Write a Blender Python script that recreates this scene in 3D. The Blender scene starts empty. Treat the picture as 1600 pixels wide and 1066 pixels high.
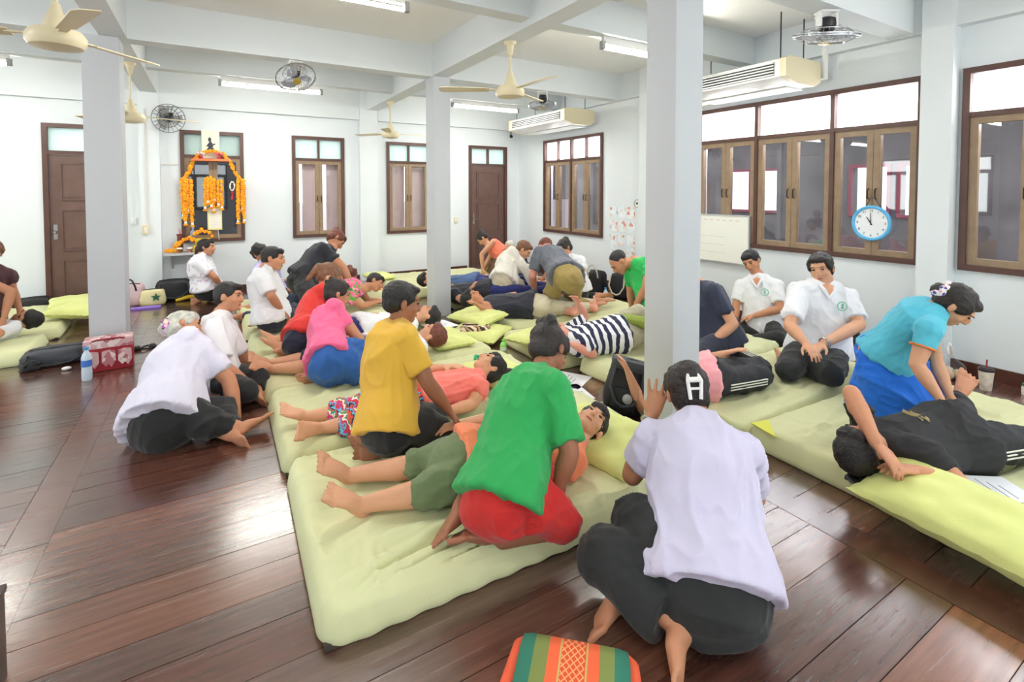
import bpy, bmesh, math, random
import numpy as np
from mathutils import Vector, Matrix, noise
random.seed(7)
S=bpy.context.scene; COL=S.collection
R_=math.radians
# ---------------- camera
cam_d=bpy.data.cameras.new('camera'); cam=bpy.data.objects.new('camera',cam_d); COL.objects.link(cam)
cam.location=(0,0,1.55); cam.rotation_euler=(R_(90-1.97),0,R_(-30.9))
cam_d.sensor_width=36; cam_d.lens=785/1600*36; cam_d.shift_y=-(533-325)/1600; cam_d.clip_start=.05
S.camera=cam
# ---------------- world: bright overcast sky
W=bpy.data.worlds.new('World'); S.world=W; W.use_nodes=True
bg=W.node_tree.nodes['Background']; bg.inputs[0].default_value=(.93,.97,1,1); bg.inputs[1].default_value=3.2
S.view_settings.view_transform='Standard'; S.view_settings.look='None'; S.view_settings.gamma=1
S.view_settings.use_curve_mapping=False; S.view_settings.exposure=0.44
def area(loc,rot,sx,sy,e,col=(1,1,1)):
    l=bpy.data.lights.new('window_fill_light','AREA'); l.shape='RECTANGLE'; l.size=sx; l.size_y=sy; l.energy=e; l.color=col
    o=bpy.data.objects.new('window_fill_light',l); COL.objects.link(o); o.location=loc; o.rotation_euler=rot; return o
# daylight lamps at the windows; those at unseen openings are added for fill
area((5.72,3.2,2.35),(0,R_(78),0),.5,2.4,80,(.95,.97,1))
area((5.72,.85,2.35),(0,R_(78),0),.5,1.7,60,(.95,.97,1))
area((5.72,-1.4,1.7),(0,R_(85),0),1.6,1.7,75,(.95,.97,1))  # fill lamp added at an unseen window of the right wall
area((5.72,7.05,2.3),(0,R_(78),0),.5,1.6,50,(.95,.97,1))
area((-6.95,2.0,1.7),(0,R_(-85),0),1.6,3.2,58,(.97,.98,1))  # added fill from the unseen left wall
area((-6.95,6.2,1.7),(0,R_(-85),0),1.6,2.6,62,(.97,.98,1))  # added fill, far opening of the unseen left wall
area((-1.5,-3.05,1.7),(R_(85),0,0),4,1.6,26,(.97,.98,1))  # added fill from behind the camera
area((2.9,-3.05,1.7),(R_(85),0,0),4,1.6,22,(.97,.98,1))  # added fill from behind the camera, right half
# fluorescent lamps on the cross beams: tube fixtures right above; out-of-view ones are added fill
TUBES=[(.72,7.3),(3.88,7.3),(.66,3.62),(3.75,3.62),(-2.4,7.3),(-2.4,3.62),(.7,-.2),(3.75,-.2),(-2.4,-.2),(-5.2,3.62),(-5.2,7.3)]  # entries after the left-edge lamp are out of view, added as fill
for tx,ty in TUBES:
    l=bpy.data.lights.new('fluorescent_light','AREA'); l.shape='RECTANGLE'; l.size=1.15; l.size_y=.06; l.energy=(18 if ty>7 else 11 if ty>3 else 5)*(.6 if tx<-2 else 1); l.color=(1,.985,.95)
    o=bpy.data.objects.new('fluorescent_light',l); COL.objects.link(o); o.location=(tx,ty,2.845)
# ---------------- materials
def lin(c):
    return tuple(((x/255)/12.92 if x/255<.04045 else ((x/255+.055)/1.055)**2.4) for x in c)+(1,)
MC={}
def M(name,rgb,rough=.6,bump=0,bscale=60,var=0,vscale=4,metal=0,alpha=1,emit=0,coat=0,sheen=0,spec=.5):
    if name in MC: return MC[name]
    m=bpy.data.materials.new(name); m.use_nodes=True; nt=m.node_tree; b=nt.nodes['Principled BSDF']
    c=lin(rgb); b.inputs['Base Color'].default_value=c; b.inputs['Roughness'].default_value=rough
    b.inputs['Metallic'].default_value=metal; b.inputs['Coat Weight'].default_value=coat; b.inputs['Sheen Weight'].default_value=sheen
    b.inputs['Specular IOR Level'].default_value=spec
    if emit: b.inputs['Emission Color'].default_value=c; b.inputs['Emission Strength'].default_value=emit
    tc=nt.nodes.new('ShaderNodeTexCoord')
    if var:
        n=nt.nodes.new('ShaderNodeTexNoise'); n.inputs['Scale'].default_value=vscale; n.inputs['Detail'].default_value=4
        nt.links.new(tc.outputs['Object'],n.inputs['Vector'])
        mr=nt.nodes.new('ShaderNodeMapRange'); mr.inputs[1].default_value=.3; mr.inputs[2].default_value=.7; mr.inputs[3].default_value=1-var; mr.inputs[4].default_value=1+var
        nt.links.new(n.outputs[0],mr.inputs[0])
        mx=nt.nodes.new('ShaderNodeVectorMath'); mx.operation='SCALE'; mx.inputs[0].default_value=c[:3]
        nt.links.new(mr.outputs[0],mx.inputs['Scale']); nt.links.new(mx.outputs[0],b.inputs['Base Color'])
    if bump:
        n=nt.nodes.new('ShaderNodeTexNoise'); n.inputs['Scale'].default_value=bscale; n.inputs['Detail'].default_value=5
        nt.links.new(tc.outputs['Object'],n.inputs['Vector'])
        bp=nt.nodes.new('ShaderNodeBump'); bp.inputs['Strength'].default_value=bump; bp.inputs['Distance'].default_value=.01
        nt.links.new(n.outputs[0],bp.inputs['Height']); nt.links.new(bp.outputs[0],b.inputs['Normal'])
    MC[name]=m; return m
def patt(name,fn,rough=.8):
    """material whose base colour is made by fn(nt, coord_socket) -> colour socket"""
    if name in MC: return MC[name]
    m=bpy.data.materials.new(name); m.use_nodes=True; nt=m.node_tree; b=nt.nodes['Principled BSDF']
    b.inputs['Roughness'].default_value=rough
    tc=nt.nodes.new('ShaderNodeTexCoord'); nt.links.new(fn(nt,tc.outputs['Object']),b.inputs['Base Color'])
    MC[name]=m; return m
def ramp(nt,fac,stops,const=True):
    r=nt.nodes.new('ShaderNodeValToRGB'); cr=r.color_ramp; cr.interpolation='CONSTANT' if const else 'LINEAR'
    while len(cr.elements)<len(stops): cr.elements.new(.5)
    for e,(p,c) in zip(cr.elements,stops): e.position=p; e.color=lin(c)
    nt.links.new(fac,r.inputs[0]); return r.outputs[0]
def stripes(axis,freq,stops,warp=0,wscale=3,mix=None):
    """stripes across direction axis (vector); freq repeats per metre"""
    def fn(nt,co):
        d=nt.nodes.new('ShaderNodeVectorMath'); d.operation='DOT_PRODUCT'; d.inputs[1].default_value=axis; nt.links.new(co,d.inputs[0])
        v=d.outputs['Value']
        if warp:
            n=nt.nodes.new('ShaderNodeTexNoise'); n.inputs['Scale'].default_value=wscale; nt.links.new(co,n.inputs['Vector'])
            a=nt.nodes.new('ShaderNodeMath'); a.operation='MULTIPLY_ADD'; a.inputs[1].default_value=warp; nt.links.new(n.outputs[0],a.inputs[0]); nt.links.new(v,a.inputs[2]); v=a.outputs[0]
        mm=nt.nodes.new('ShaderNodeMath'); mm.operation='MULTIPLY'; mm.inputs[1].default_value=freq; nt.links.new(v,mm.inputs[0])
        fr=nt.nodes.new('ShaderNodeMath'); fr.operation='FRACT'; nt.links.new(mm.outputs[0],fr.inputs[0])
        return ramp(nt,fr.outputs[0],stops)
    return fn
def blotch(scale,stops,feature='F1'):
    def fn(nt,co):
        n=nt.nodes.new('ShaderNodeTexVoronoi'); n.inputs['Scale'].default_value=scale; nt.links.new(co,n.inputs['Vector'])
        s=nt.nodes.new('ShaderNodeSeparateColor'); nt.links.new(n.outputs['Color'],s.inputs[0])
        return ramp(nt,s.outputs[0],stops)
    return fn
def glass(name,tint,refl=.9,rough=.02):
    if name in MC: return MC[name]
    m=bpy.data.materials.new(name); m.use_nodes=True; nt=m.node_tree; nt.nodes.clear()
    o=nt.nodes.new('ShaderNodeOutputMaterial'); t=nt.nodes.new('ShaderNodeBsdfTransparent'); t.inputs[0].default_value=tint+(1,)
    g=nt.nodes.new('ShaderNodeBsdfGlossy'); g.inputs['Roughness'].default_value=rough
    f=nt.nodes.new('ShaderNodeFresnel'); f.inputs[0].default_value=1.5
    mu=nt.nodes.new('ShaderNodeMath'); mu.operation='MULTIPLY'; mu.inputs[1].default_value=refl; mu.use_clamp=True
    mx=nt.nodes.new('ShaderNodeMixShader'); gb=nt.nodes.new('ShaderNodeNewGeometry'); iv=nt.nodes.new('ShaderNodeMath'); iv.operation='MULTIPLY_ADD'; iv.inputs[1].default_value=-1; iv.inputs[2].default_value=1; nt.links.new(gb.outputs['Backfacing'],iv.inputs[0]); m0=nt.nodes.new('ShaderNodeMath'); m0.operation='MULTIPLY'; nt.links.new(f.outputs[0],m0.inputs[0]); nt.links.new(iv.outputs[0],m0.inputs[1]); nt.links.new(m0.outputs[0],mu.inputs[0]); nt.links.new(mu.outputs[0],mx.inputs[0])
    nt.links.new(t.outputs[0],mx.inputs[1]); nt.links.new(g.outputs[0],mx.inputs[2]); nt.links.new(mx.outputs[0],o.inputs[0])
    MC[name]=m; return m
def frosted(name,rgb,rough=.5):
    m=bpy.data.materials.new(name); m.use_nodes=True; nt=m.node_tree; nt.nodes.clear()
    o=nt.nodes.new('ShaderNodeOutputMaterial'); a=nt.nodes.new('ShaderNodeBsdfTranslucent'); a.inputs[0].default_value=lin(rgb)
    b=nt.nodes.new('ShaderNodeBsdfDiffuse'); b.inputs[0].default_value=lin(rgb); mx=nt.nodes.new('ShaderNodeMixShader'); mx.inputs[0].default_value=.35
    nt.links.new(a.outputs[0],mx.inputs[1]); nt.links.new(b.outputs[0],mx.inputs[2]); nt.links.new(mx.outputs[0],o.inputs[0]); return m
# ---------------- mesh helpers
class MB:
    def __init__(s): s.v=[]; s.f=[]
    def add(s,v,f):
        n=len(s.v); s.v+= [tuple(p) for p in v]; s.f+=[tuple(i+n for i in q) for q in f]; return s
    def box(s,x0,x1,y0,y1,z0,z1,b=0):
        if b<=0:
            v=[(x,y,z) for z in (z0,z1) for y in (y0,y1) for x in (x0,x1)]
            return s.add(v,[(0,2,3,1),(4,5,7,6),(0,1,5,4),(2,6,7,3),(0,4,6,2),(1,3,7,5)])
        b=min(b,(x1-x0)/2.01,(y1-y0)/2.01,(z1-z0)/2.01)
        bm=bmesh.new(); bmesh.ops.create_cube(bm,size=1)
        for q in bm.verts: q.co=Vector(((x0+x1)/2+q.co.x*(x1-x0),(y0+y1)/2+q.co.y*(y1-y0),(z0+z1)/2+q.co.z*(z1-z0)))
        bmesh.ops.bevel(bm,geom=bm.edges[:],offset=b,segments=2,affect='EDGES',profile=.7)
        bm.verts.ensure_lookup_table(); v=[q.co[:] for q in bm.verts]; f=[[a.index for a in g.verts] for g in bm.faces]; bm.free(); return s.add(v,f)
    def tube(s,pts,r,n=10,cap=True,close=False):
        pts=[Vector(p) for p in pts]; m=len(pts); rr=r if isinstance(r,(list,tuple)) else [r]*m
        up=Vector((0,0,1)); rings=[]; last=None
        for i,p in enumerate(pts):
            t=(pts[min(i+1,m-1)]-pts[max(i-1,0)]) if not close else pts[(i+1)%m]-pts[(i-1)%m]
            t=t.normalized() if t.length>1e-9 else up
            a=last if last is not None else (up if abs(t.z)<.9 else Vector((1,0,0)))
            a=(a-t*a.dot(t)).normalized(); last=a; b=t.cross(a)
            rings.append([p+(a*math.cos(2*math.pi*k/n)+b*math.sin(2*math.pi*k/n))*rr[i] for k in range(n)])
        v=[q for g in rings for q in g]; f=[]
        for i in range(m if close else m-1):
            j=(i+1)%m
            for k in range(n): f.append((i*n+k,i*n+(k+1)%n,j*n+(k+1)%n,j*n+k))
        if cap and not close: f.append(tuple(range(n-1,-1,-1))); f.append(tuple((m-1)*n+k for k in range(n)))
        return s.add(v,f)
    def lathe(s,prof,n=20,c=(0,0,0)):
        v=[];f=[];m=len(prof)
        for r,z in prof:
            for k in range(n): v.append((c[0]+r*math.cos(2*math.pi*k/n),c[1]+r*math.sin(2*math.pi*k/n),c[2]+z))
        for i in range(m-1):
            for k in range(n): f.append((i*n+k,i*n+(k+1)%n,(i+1)*n+(k+1)%n,(i+1)*n+k))
        f.append(tuple(range(n-1,-1,-1))); f.append(tuple((m-1)*n+k for k in range(n))); return s.add(v,f)
    def prism(s,poly,z0,z1):
        n=len(poly); v=[(x,y,z0) for x,y in poly]+[(x,y,z1) for x,y in poly]
        return s.add(v,[tuple(range(n-1,-1,-1)),tuple(range(n,2*n))]+[(i,(i+1)%n,n+(i+1)%n,n+i) for i in range(n)])
    def ell(s,c,r,mat=None,nu=14,nv=9):
        v=[];f=[]
        for j in range(nv+1):
            th=math.pi*j/nv
            for i in range(nu):
                a=2*math.pi*i/nu; q=Vector((r[0]*math.sin(th)*math.cos(a),r[1]*math.sin(th)*math.sin(a),r[2]*math.cos(th)))
                if mat is not None: q=mat@q
                v.append(tuple(q+Vector(c)))
        for j in range(nv):
            for i in range(nu): f.append((j*nu+i,(j+1)*nu+i,(j+1)*nu+(i+1)%nu,j*nu+(i+1)%nu))
        return s.add(v,f)
    def xf(s,mat,start=0):
        s.v=s.v[:start]+[tuple(mat@Vector(p)) for p in s.v[start:]]; return s
    def build(s,name,mat,parent=None,smooth=True,loc=None,rel=None,angle=40):
        me=bpy.data.meshes.new(name); v=s.v
        if rel is not None: v=[(p[0]-rel[0],p[1]-rel[1],p[2]-rel[2]) for p in v]
        me.from_pydata(v,[],s.f); me.materials.append(mat)
        if smooth:
            me.polygons.foreach_set('use_smooth',[True]*len(me.polygons))
            me.set_sharp_from_angle(angle=R_(angle))
        me.update(); o=bpy.data.objects.new(name,me); COL.objects.link(o)
        if parent: o.parent=parent
        if loc is not None: o.location=loc
        return o
def tag(o,label=None,cat=None,group=None,kind=None):
    if label: o['label']=label
    if cat: o['category']=cat
    if group: o['group']=group
    if kind: o['kind']=kind
    return o
def empty(name,loc=(0,0,0),rz=0,label=None,cat=None,group=None,kind=None):
    o=bpy.data.objects.new(name,None); COL.objects.link(o); o.location=loc; o.rotation_euler=(0,0,rz); o.empty_display_size=.1
    return tag(o,label,cat,group,kind)
# ---------------- the room
XR=5.45; YB=8.83; XL=-6.9; YF=-3.0; HC=3.3; HB=2.93
wallm=M('wall_paint',(232,238,242),.75,bump=.05,bscale=30,var=.015,vscale=1.2)
ceilm=M('ceiling_paint',(246,247,246),.85,var=.02,vscale=.8)
beamm=M('beam_paint',(226,232,236),.75)
pillm=M('pillar_paint',(196,200,206),.6,bump=.05,bscale=20)
dkwood=M('dark_frame_wood',(88,58,50),.4,var=.15,vscale=9)
sashw=M('sash_wood',(150,126,100),.45,var=.12,vscale=12)
doorw=M('door_wood',(106,80,72),.4,var=.12,vscale=7)
def wallbox(mb,ax,a0,a1,c0,c1,z0,z1,holes):
    """wall between a0..a1 along axis ax, thickness c0..c1, with holes (u0,u1,z0,z1)"""
    def b(u0,u1,q0,q1):
        if u1-u0<1e-4 or q1-q0<1e-4: return
        if ax=='x': mb.box(u0,u1,c0,c1,q0,q1)
        else: mb.box(c0,c1,u0,u1,q0,q1)
    cur=a0
    for (u0,u1,q0,q1) in sorted(holes):
        b(cur,u0,z0,z1); b(u0,u1,z0,q0); b(u0,u1,q1,z1); cur=u1
    b(cur,a1,z0,z1)
WB=[(-1.89,-1.05,0,2.44),(-.38,.44,.78,2.44),(1.13,1.95,.78,2.44),(2.68,3.50,.78,2.42),(4.30,5.15,0,2.43)]
mb=MB(); wallbox(mb,'x',XL,XR+.2,YB,YB+.2,0,HC,WB); tag(mb.build('wall_back',wallm,smooth=False),kind='structure')
WR=[(6.23,7.9,.78,2.49),(1.96,4.40,.88,2.57),(.06,1.70,.88,2.57),(-2.2,-.4,.88,2.57)]
mb=MB(); wallbox(mb,'y',YF,YB,XR,XR+.2,0,HC,WR); tag(mb.build('wall_right',wallm,smooth=False),kind='structure')
mb=MB(); wallbox(mb,'y',YF,YB,XL-.2,XL,0,HC,[(.4,3.6,.88,2.5),(4.9,7.5,.88,2.5)]); tag(mb.build('wall_left',wallm,smooth=False),kind='structure')
mb=MB(); wallbox(mb,'x',XL-.2,XR+.2,YF-.2,YF,0,HC,[(-3.5,.5,.88,2.5),(.9,4.9,.88,2.5)]); tag(mb.build('wall_front',wallm,smooth=False),kind='structure')
# pilasters of the walls
for i,(x0,x1,y0,y1) in enumerate([(2.19,2.50,YB-.12,YB),(-.86,-.62,YB-.12,YB),(XR-.15,XR,1.73,1.95),(XR-.15,XR,5.05,5.3)]):
    tag(MB().box(x0,x1,y0,y1,0,HC).build('trim_%d'%(i+1),wallm,smooth=False),kind='structure')
ceil=tag(MB().box(XL-.2,XR+.2,YF-.2,YB+.2,HC,HC+.12).build('ceiling',ceilm,smooth=False),kind='structure')
for x in (-3.75,-.83,2.31):      # beams over the pillar lines
    w=.2
    MB().box(x,x+w,YF,YB,HB+.002,HC).build('beam',beamm,ceil,smooth=False)
for x0,x1 in ((XL,-3.75),(-3.55,-.83),(-.63,2.31),(2.51,XR-.1)):
    for y in (-1.2,2.02,5.75):
        MB().box(x0,x1,y,y+.2,HB,HC).build('beam',beamm,ceil,smooth=False)
    for y in (.4,3.55,7.25):
        MB().box(x0,x1,y,y+.16,HB+.06,HC).build('beam',beamm,ceil,smooth=False)
    MB().box(x0,x1,YB-.1,YB,2.76,HC).build('beam',beamm,ceil,smooth=False)
MB().box(XR-.1,XR,1.95,YB-.1,2.925,HC).build('beam',beamm,ceil,smooth=False)
MB().box(XR-.1,XR,YF,1.73,2.925,HC).build('beam',beamm,ceil,smooth=False)
PIL=[(-.955,-.69,5.73,6.02),(2.31,2.53,5.70,5.95),(2.31,2.545,2.02,2.25)]
PL=['pale grey square pillar with a red cooler box at its foot','slim white pillar in the middle among the far mats','big grey pillar behind the woman with the raised hand']
for (x0,x1,y0,y1),l in zip(PIL,PL):
    o=MB().box(x0,x1,y0,y1,0,HB,.012).build('pillar',pillm,smooth=True,angle=30); tag(o,l,'pillar',kind='structure')
# skirting
sk=M('skirting_wood',(84,48,38),.35,var=.1)
cur=XL
for i,(a,b) in enumerate([(XL,-1.93),(-1.01,-.86),(-.62,2.19),(2.5,4.26),(5.19,XR)]):
    tag(MB().box(a,b,YB-.02,YB,.0,.09).build('baseboard_back' if i==0 else 'baseboard_back.%03d'%i,sk,smooth=False),kind='structure')
for i,(a,b) in enumerate([(YF,1.73),(1.95,5.05),(5.3,YB-.02)]):
    tag(MB().box(XR-.02,XR,a,b,0,.11).build('baseboard_right' if i==0 else 'baseboard_right.%03d'%i,sk,smooth=False),kind='structure')
# ---------------- floor of planks
def plankmat():
    m=bpy.data.materials.new('varnished_plank'); m.use_nodes=True; nt=m.node_tree; b=nt.nodes['Principled BSDF']; L=nt.links.new
    oi=nt.nodes.new('ShaderNodeObjectInfo'); tc=nt.nodes.new('ShaderNodeTexCoord')
    base=ramp(nt,oi.outputs['Random'],[(0,(78,48,40)),(.3,(100,60,48)),(.5,(76,64,60)),(.7,(124,74,52)),(.85,(86,60,52)),(1,(112,82,68))],False)
    mp=nt.nodes.new('ShaderNodeMapping'); mp.inputs['Scale'].default_value=(1.1,16,16); L(tc.outputs['Object'],mp.inputs[0])
    ad=nt.nodes.new('ShaderNodeVectorMath'); ad.operation='ADD'; L(mp.outputs[0],ad.inputs[0]); L(oi.outputs['Location'],ad.inputs[1])
    n=nt.nodes.new('ShaderNodeTexNoise'); n.inputs['Scale'].default_value=1.6; n.inputs['Detail'].default_value=7; n.inputs['Roughness'].default_value=.65; L(ad.outputs[0],n.inputs['Vector'])
    mr=nt.nodes.new('ShaderNodeMapRange'); mr.inputs[1].default_value=.3; mr.inputs[2].default_value=.7; mr.inputs[3].default_value=.6; mr.inputs[4].default_value=1.45; L(n.outputs[0],mr.inputs[0])
    mx=nt.nodes.new('ShaderNodeVectorMath'); mx.operation='SCALE'; L(base,mx.inputs[0]); L(mr.outputs[0],mx.inputs['Scale']); L(mx.outputs[0],b.inputs['Base Color'])
    n2=nt.nodes.new('ShaderNodeTexNoise'); n2.inputs['Scale'].default_value=2.2; n2.inputs['Detail'].default_value=3; L(ad.outputs[0],n2.inputs['Vector'])
    m2=nt.nodes.new('ShaderNodeMapRange'); m2.inputs[1].default_value=.3; m2.inputs[2].default_value=.7; m2.inputs[3].default_value=.14; m2.inputs[4].default_value=.30; L(n2.outputs[0],m2.inputs[0]); L(m2.outputs[0],b.inputs['Roughness'])
    bp=nt.nodes.new('ShaderNodeBump'); bp.inputs['Strength'].default_value=.16; bp.inputs['Distance'].default_value=.006; L(n.outputs[0],bp.inputs['Height']); L(bp.outputs[0],b.inputs['Normal'])
    b.inputs['Coat Weight'].default_value=.9; b.inputs['Coat Roughness'].default_value=.19; b.inputs['IOR'].default_value=1.55
    return m
pm=plankmat()
floor=tag(MB().box(XL-.2,XR+.2,YF-.2,YB+.2,-.12,-.024).build('floor',M('sub_floor',(40,24,18),.7),smooth=False),kind='structure')
for x in (-3.86,-.80,2.36):
    for a,b in ((YF,-.6),(-.6,2.9),(2.9,6.2),(6.2,YB)):
        MB().box(x+.002,x+.158,a+.002,b-.002,-.024,0).build('plank',pm,floor,smooth=False)
y=-.9; rows=[]
while y<YB-.02:
    w=random.choice((.15,.17,.19,.2,.21)); w=min(w,YB-y); rows.append((y,w)); y+=w
for (y,w) in rows:
    for a,b in ((-.642,2.36),(2.518,XR),(-3.702,-.80),(XL,-3.86)):
        if a==XL and y<3: continue
        z=random.uniform(-.0012,0); o=MB().box(-(b-a)/2+.001,(b-a)/2-.001,-w/2+.0016,w/2-.0016,-.024,0).build('plank',pm,floor,smooth=False,loc=((a+b)/2,y+w/2,z))
        o.rotation_euler=(random.uniform(-.004,.004),0,0)
MB().box(XL,XR,YF,-.902,-.024,-.001).build('rear_floorboards',pm,floor,smooth=False)
MB().box(XL,-3.862,-.9,3,-.024,-.001).build('side_floorboards',pm,floor,smooth=False)
# ---------------- windows and doors (local x along the wall, -y into the room)
clear=glass('window_glass',(.93,.96,.95)); dark=glass('tinted_glass',(.7,.7,.72),refl=2.2)
frost=frosted('frosted_pane',(226,240,236)); whitep=frosted('white_transom_pane',(252,252,252))
pinkb=M('mauve_shutter',(232,200,208),.6,var=.06)
def bars(mb,x0,x1,z0,z1,w,d0,d1):
    mb.box(x0,x0+w,d0,d1,z0,z1); mb.box(x1-w,x1,d0,d1,z0,z1); mb.box(x0+w,x1-w,d0,d1,z0,z0+w); mb.box(x0+w,x1-w,d0,d1,z1-w,z1); return mb
wn=[0]
def window(org,rz,units,z0,zt,z1,tr,pm_low,trpane,handles=True,shutter=None):
    """units: list of (x0,x1) ; tr: transom panes per unit"""
    wn[0]+=1; root=empty('window_%d'%wn[0],org,rz,kind='structure')
    X0=units[0][0]; X1=units[-1][1]; f=MB(); bars(f,X0,X1,z0,z1,.05,-.035,.12)
    for (a,b) in units[1:]: f.box(a-.02,a+.02,-.03,.11,z0+.05,z1-.05)
    f.box(X0+.05,X1-.05,-.025,.11,zt-.022,zt+.022)
    for (a,b) in units:
        a2=a+(.05 if a==X0 else .02); b2=b-(.05 if b==X1 else .02)
        for k in range(1,tr): xx=a2+(b2-a2)*k/tr; f.box(xx-.015,xx+.015,-.02,.1,zt+.022,z1-.05)
    f.build('frame',dkwood,root,smooth=False)
    for (a,b) in units:
        a2=a+(.05 if a==X0 else .02); b2=b-(.05 if b==X1 else .02)
        for k in range(tr):
            u0=a2+(b2-a2)*k/tr; u1=a2+(b2-a2)*(k+1)/tr
            MB().box(u0,u1,.03,.036,zt+.02,z1-.05).build('transom_pane',trpane,root,smooth=False)
        mid=(a2+b2)/2
        for (u0,u1,sgn) in ((a2,mid-.002,1),(mid+.002,b2,-1)):
            s=bars(MB(),u0,u1,z0+.05,zt-.022,.055,-.012,.045).build('sash',sashw,root,smooth=False)
            MB().box(u0+.05,u1-.05,.012,.018,z0+.1,zt-.075).build('pane',pm_low,s,smooth=False)
            if handles:
                hx=u1-.03 if sgn>0 else u0+.03; zc=(z0+zt)/2
                MB().tube([(hx,-.012,zc-.05),(hx,-.04,zc-.04),(hx,-.04,zc+.04),(hx,-.012,zc+.05)],.006,6).build('handle',M('window_iron',(40,36,34),.4,metal=.6),s)
    if shutter:
        for (u0,u1) in shutter:
            s=MB()
            bars(s,u0,u1,z0+.04,zt-.02,.03,.13,.16); s.box(u0+.03,u1-.03,.14,.152,z0+.07,zt-.05)
            s.build('shutter',pinkb,root,smooth=False)
    return root
window((0,YB,0),0,[(-.38,.44)],.78,2.06,2.44,2,dark,frost)
window((0,YB,0),0,[(1.13,1.95)],.78,2.06,2.44,2,clear,frost,shutter=[(1.30,1.50),(1.68,1.9)])
window((0,YB,0),0,[(2.68,3.50)],.78,2.06,2.42,2,clear,frost,shutter=[(2.78,3.05),(3.16,3.45)])
window((XR,7.9,0),R_(-90),[(0,.84),(.84,1.67)],.78,2.09,2.49,2,dark,whitep)
window((XR,4.40,0),R_(-90),[(0,.84),(.84,1.67),(1.67,2.44)],.88,2.16,2.57,1,dark,whitep)
window((XR,1.70,0),R_(-90),[(0,.82),(.82,1.64)],.88,2.18,2.57,1,dark,whitep)
window((XR,-.4,0),R_(-90),[(0,.9),(.9,1.8)],.88,2.18,2.57,1,clear,clear)
window((XL,.4,0),R_(90),[(0,.8),(.8,1.6),(1.6,2.4),(2.4,3.2)],.88,2.1,2.5,1,clear,clear,handles=False)
window((XL,4.9,0),R_(90),[(0,.87),(.87,1.74),(1.74,2.6)],.88,2.1,2.5,1,clear,clear,handles=False)
window((.5,YF,0),R_(180),[(0,1),(1,2),(2,3),(3,4)],.88,2.1,2.5,1,clear,clear,handles=False)
window((4.9,YF,0),R_(180),[(0,1),(1,2),(2,3),(3,4)],.88,2.1,2.5,1,clear,clear,handles=False)
def door(n,x0,x1,h,tr,lab):
    root=empty('door_%d'%n,(0,YB,0),0,kind='structure'); f=MB(); w=.055
    f.box(x0,x0+w,-.035,.12,0,h); f.box(x1-w,x1,-.035,.12,0,h); f.box(x0+w,x1-w,-.035,.12,h-w,h); f.box(x0+w,x1-w,-.03,.11,2.03,2.08)
    for k in range(1,tr): xx=x0+(x1-x0)*k/tr; f.box(xx-.018,xx+.018,-.02,.1,2.08,h-w)
    f.build('frame',dkwood,root,smooth=False)
    for k in range(tr):
        a=x0+w+(x1-x0-2*w)*k/tr; b=x0+w+(x1-x0-2*w)*(k+1)/tr
        MB().box(a,b,.03,.036,2.08,h-w).build('transom_pane',frost,root,smooth=False)
    a=x0+w+.003; b=x1-w-.003; L=MB().box(a,b,.0,.04,.01,2.027)
    lf=L.build('leaf',doorw,root,smooth=False)
    for z0,z1 in ((.12,.62),(.74,1.30),(1.42,1.92)):
        p=bars(MB(),a+.11,b-.11,z0,z1,.018,-.014,0); p.box(a+.15,b-.15,-.008,0,z0+.04,z1-.04); p.build('door_panel',doorw,lf,smooth=False)
    kx=a+.05; MB().tube([(kx,0,1.0),(kx,-.03,1.0),(kx,-.045,1.0),(kx,-.06,1.0)],[.012,.012,.024,.016],12).build('door_knob',M('steel',(190,190,190),.25,metal=1),lf)
    MB().box(kx-.02,kx+.02,-.004,0,.9,1.1).build('lock_plate',M('steel',(0,0,0)),lf,smooth=False)
    return root
door(1,-1.89,-1.05,2.44,1,''); door(2,4.30,5.15,2.43,2,'')
# ---------------- outside: neighbouring building, ground
ext=M('outside_render',(112,106,106),.8,var=.35,vscale=2); 
g=empty('neighbouring_building',(9.3,3,0),0,'dim grey building seen through the right windows, with open bright window holes','building')
mb=MB(); wallbox(mb,'y',-7,17,9.3-9.3,.2,-3,2.75,[(a,a+.55,1.15,1.95) for a in (-5.8,-4.9,-2.6,-1.9,.3,.95,3.1,3.8,5.6,6.2)]); mb.xf(Matrix.Translation((0,-3,0))); mb.build('wall',ext,g,smooth=False)
for a in (-5.8,-4.9,-2.6,-1.9,.3,.95,3.1,3.8,5.6,6.2):
    bars(MB(),a-3-.03,a-3+.58,1.12,1.98,.05,0,.04).xf(Matrix(((0,1,0,-.045),(1,0,0,0),(0,0,1,0),(0,0,0,1)))).build('window_frame',M('outside_red_frame',(150,60,80),.6),g,smooth=False)
MB().box(-.5,.4,-10,14,2.76,2.84).build('shade_eave',ext,g,smooth=False)  # unseen overhang added to set how dark the wall below gets
for k in range(10): MB().box(-.3,-.22,-9.6+k*2.4,-9.52+k*2.4,-3,2.76).build('post',ext,g,smooth=False)
tag(MB().box(-14,14,-10,14,-3.2,-3).build('outside_ground',M('outside_concrete',(120,116,110),.9),smooth=False),kind='structure')
mb=MB(); mb.box(-8,9,11.4,11.6,-3,1.3); tag(mb.build('boundary_wall',M('outside_pale_wall',(228,214,216),.8),smooth=False),'pale pinkish boundary wall outside the back windows','wall',kind='structure')
mb=MB(); mb.box(-.6,.6,9.5,9.52,-3,2.6); tag(mb.build('outside_wall',M('outside_dark_board',(70,70,74),.7,var=.2),smooth=False),kind='structure')
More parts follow.
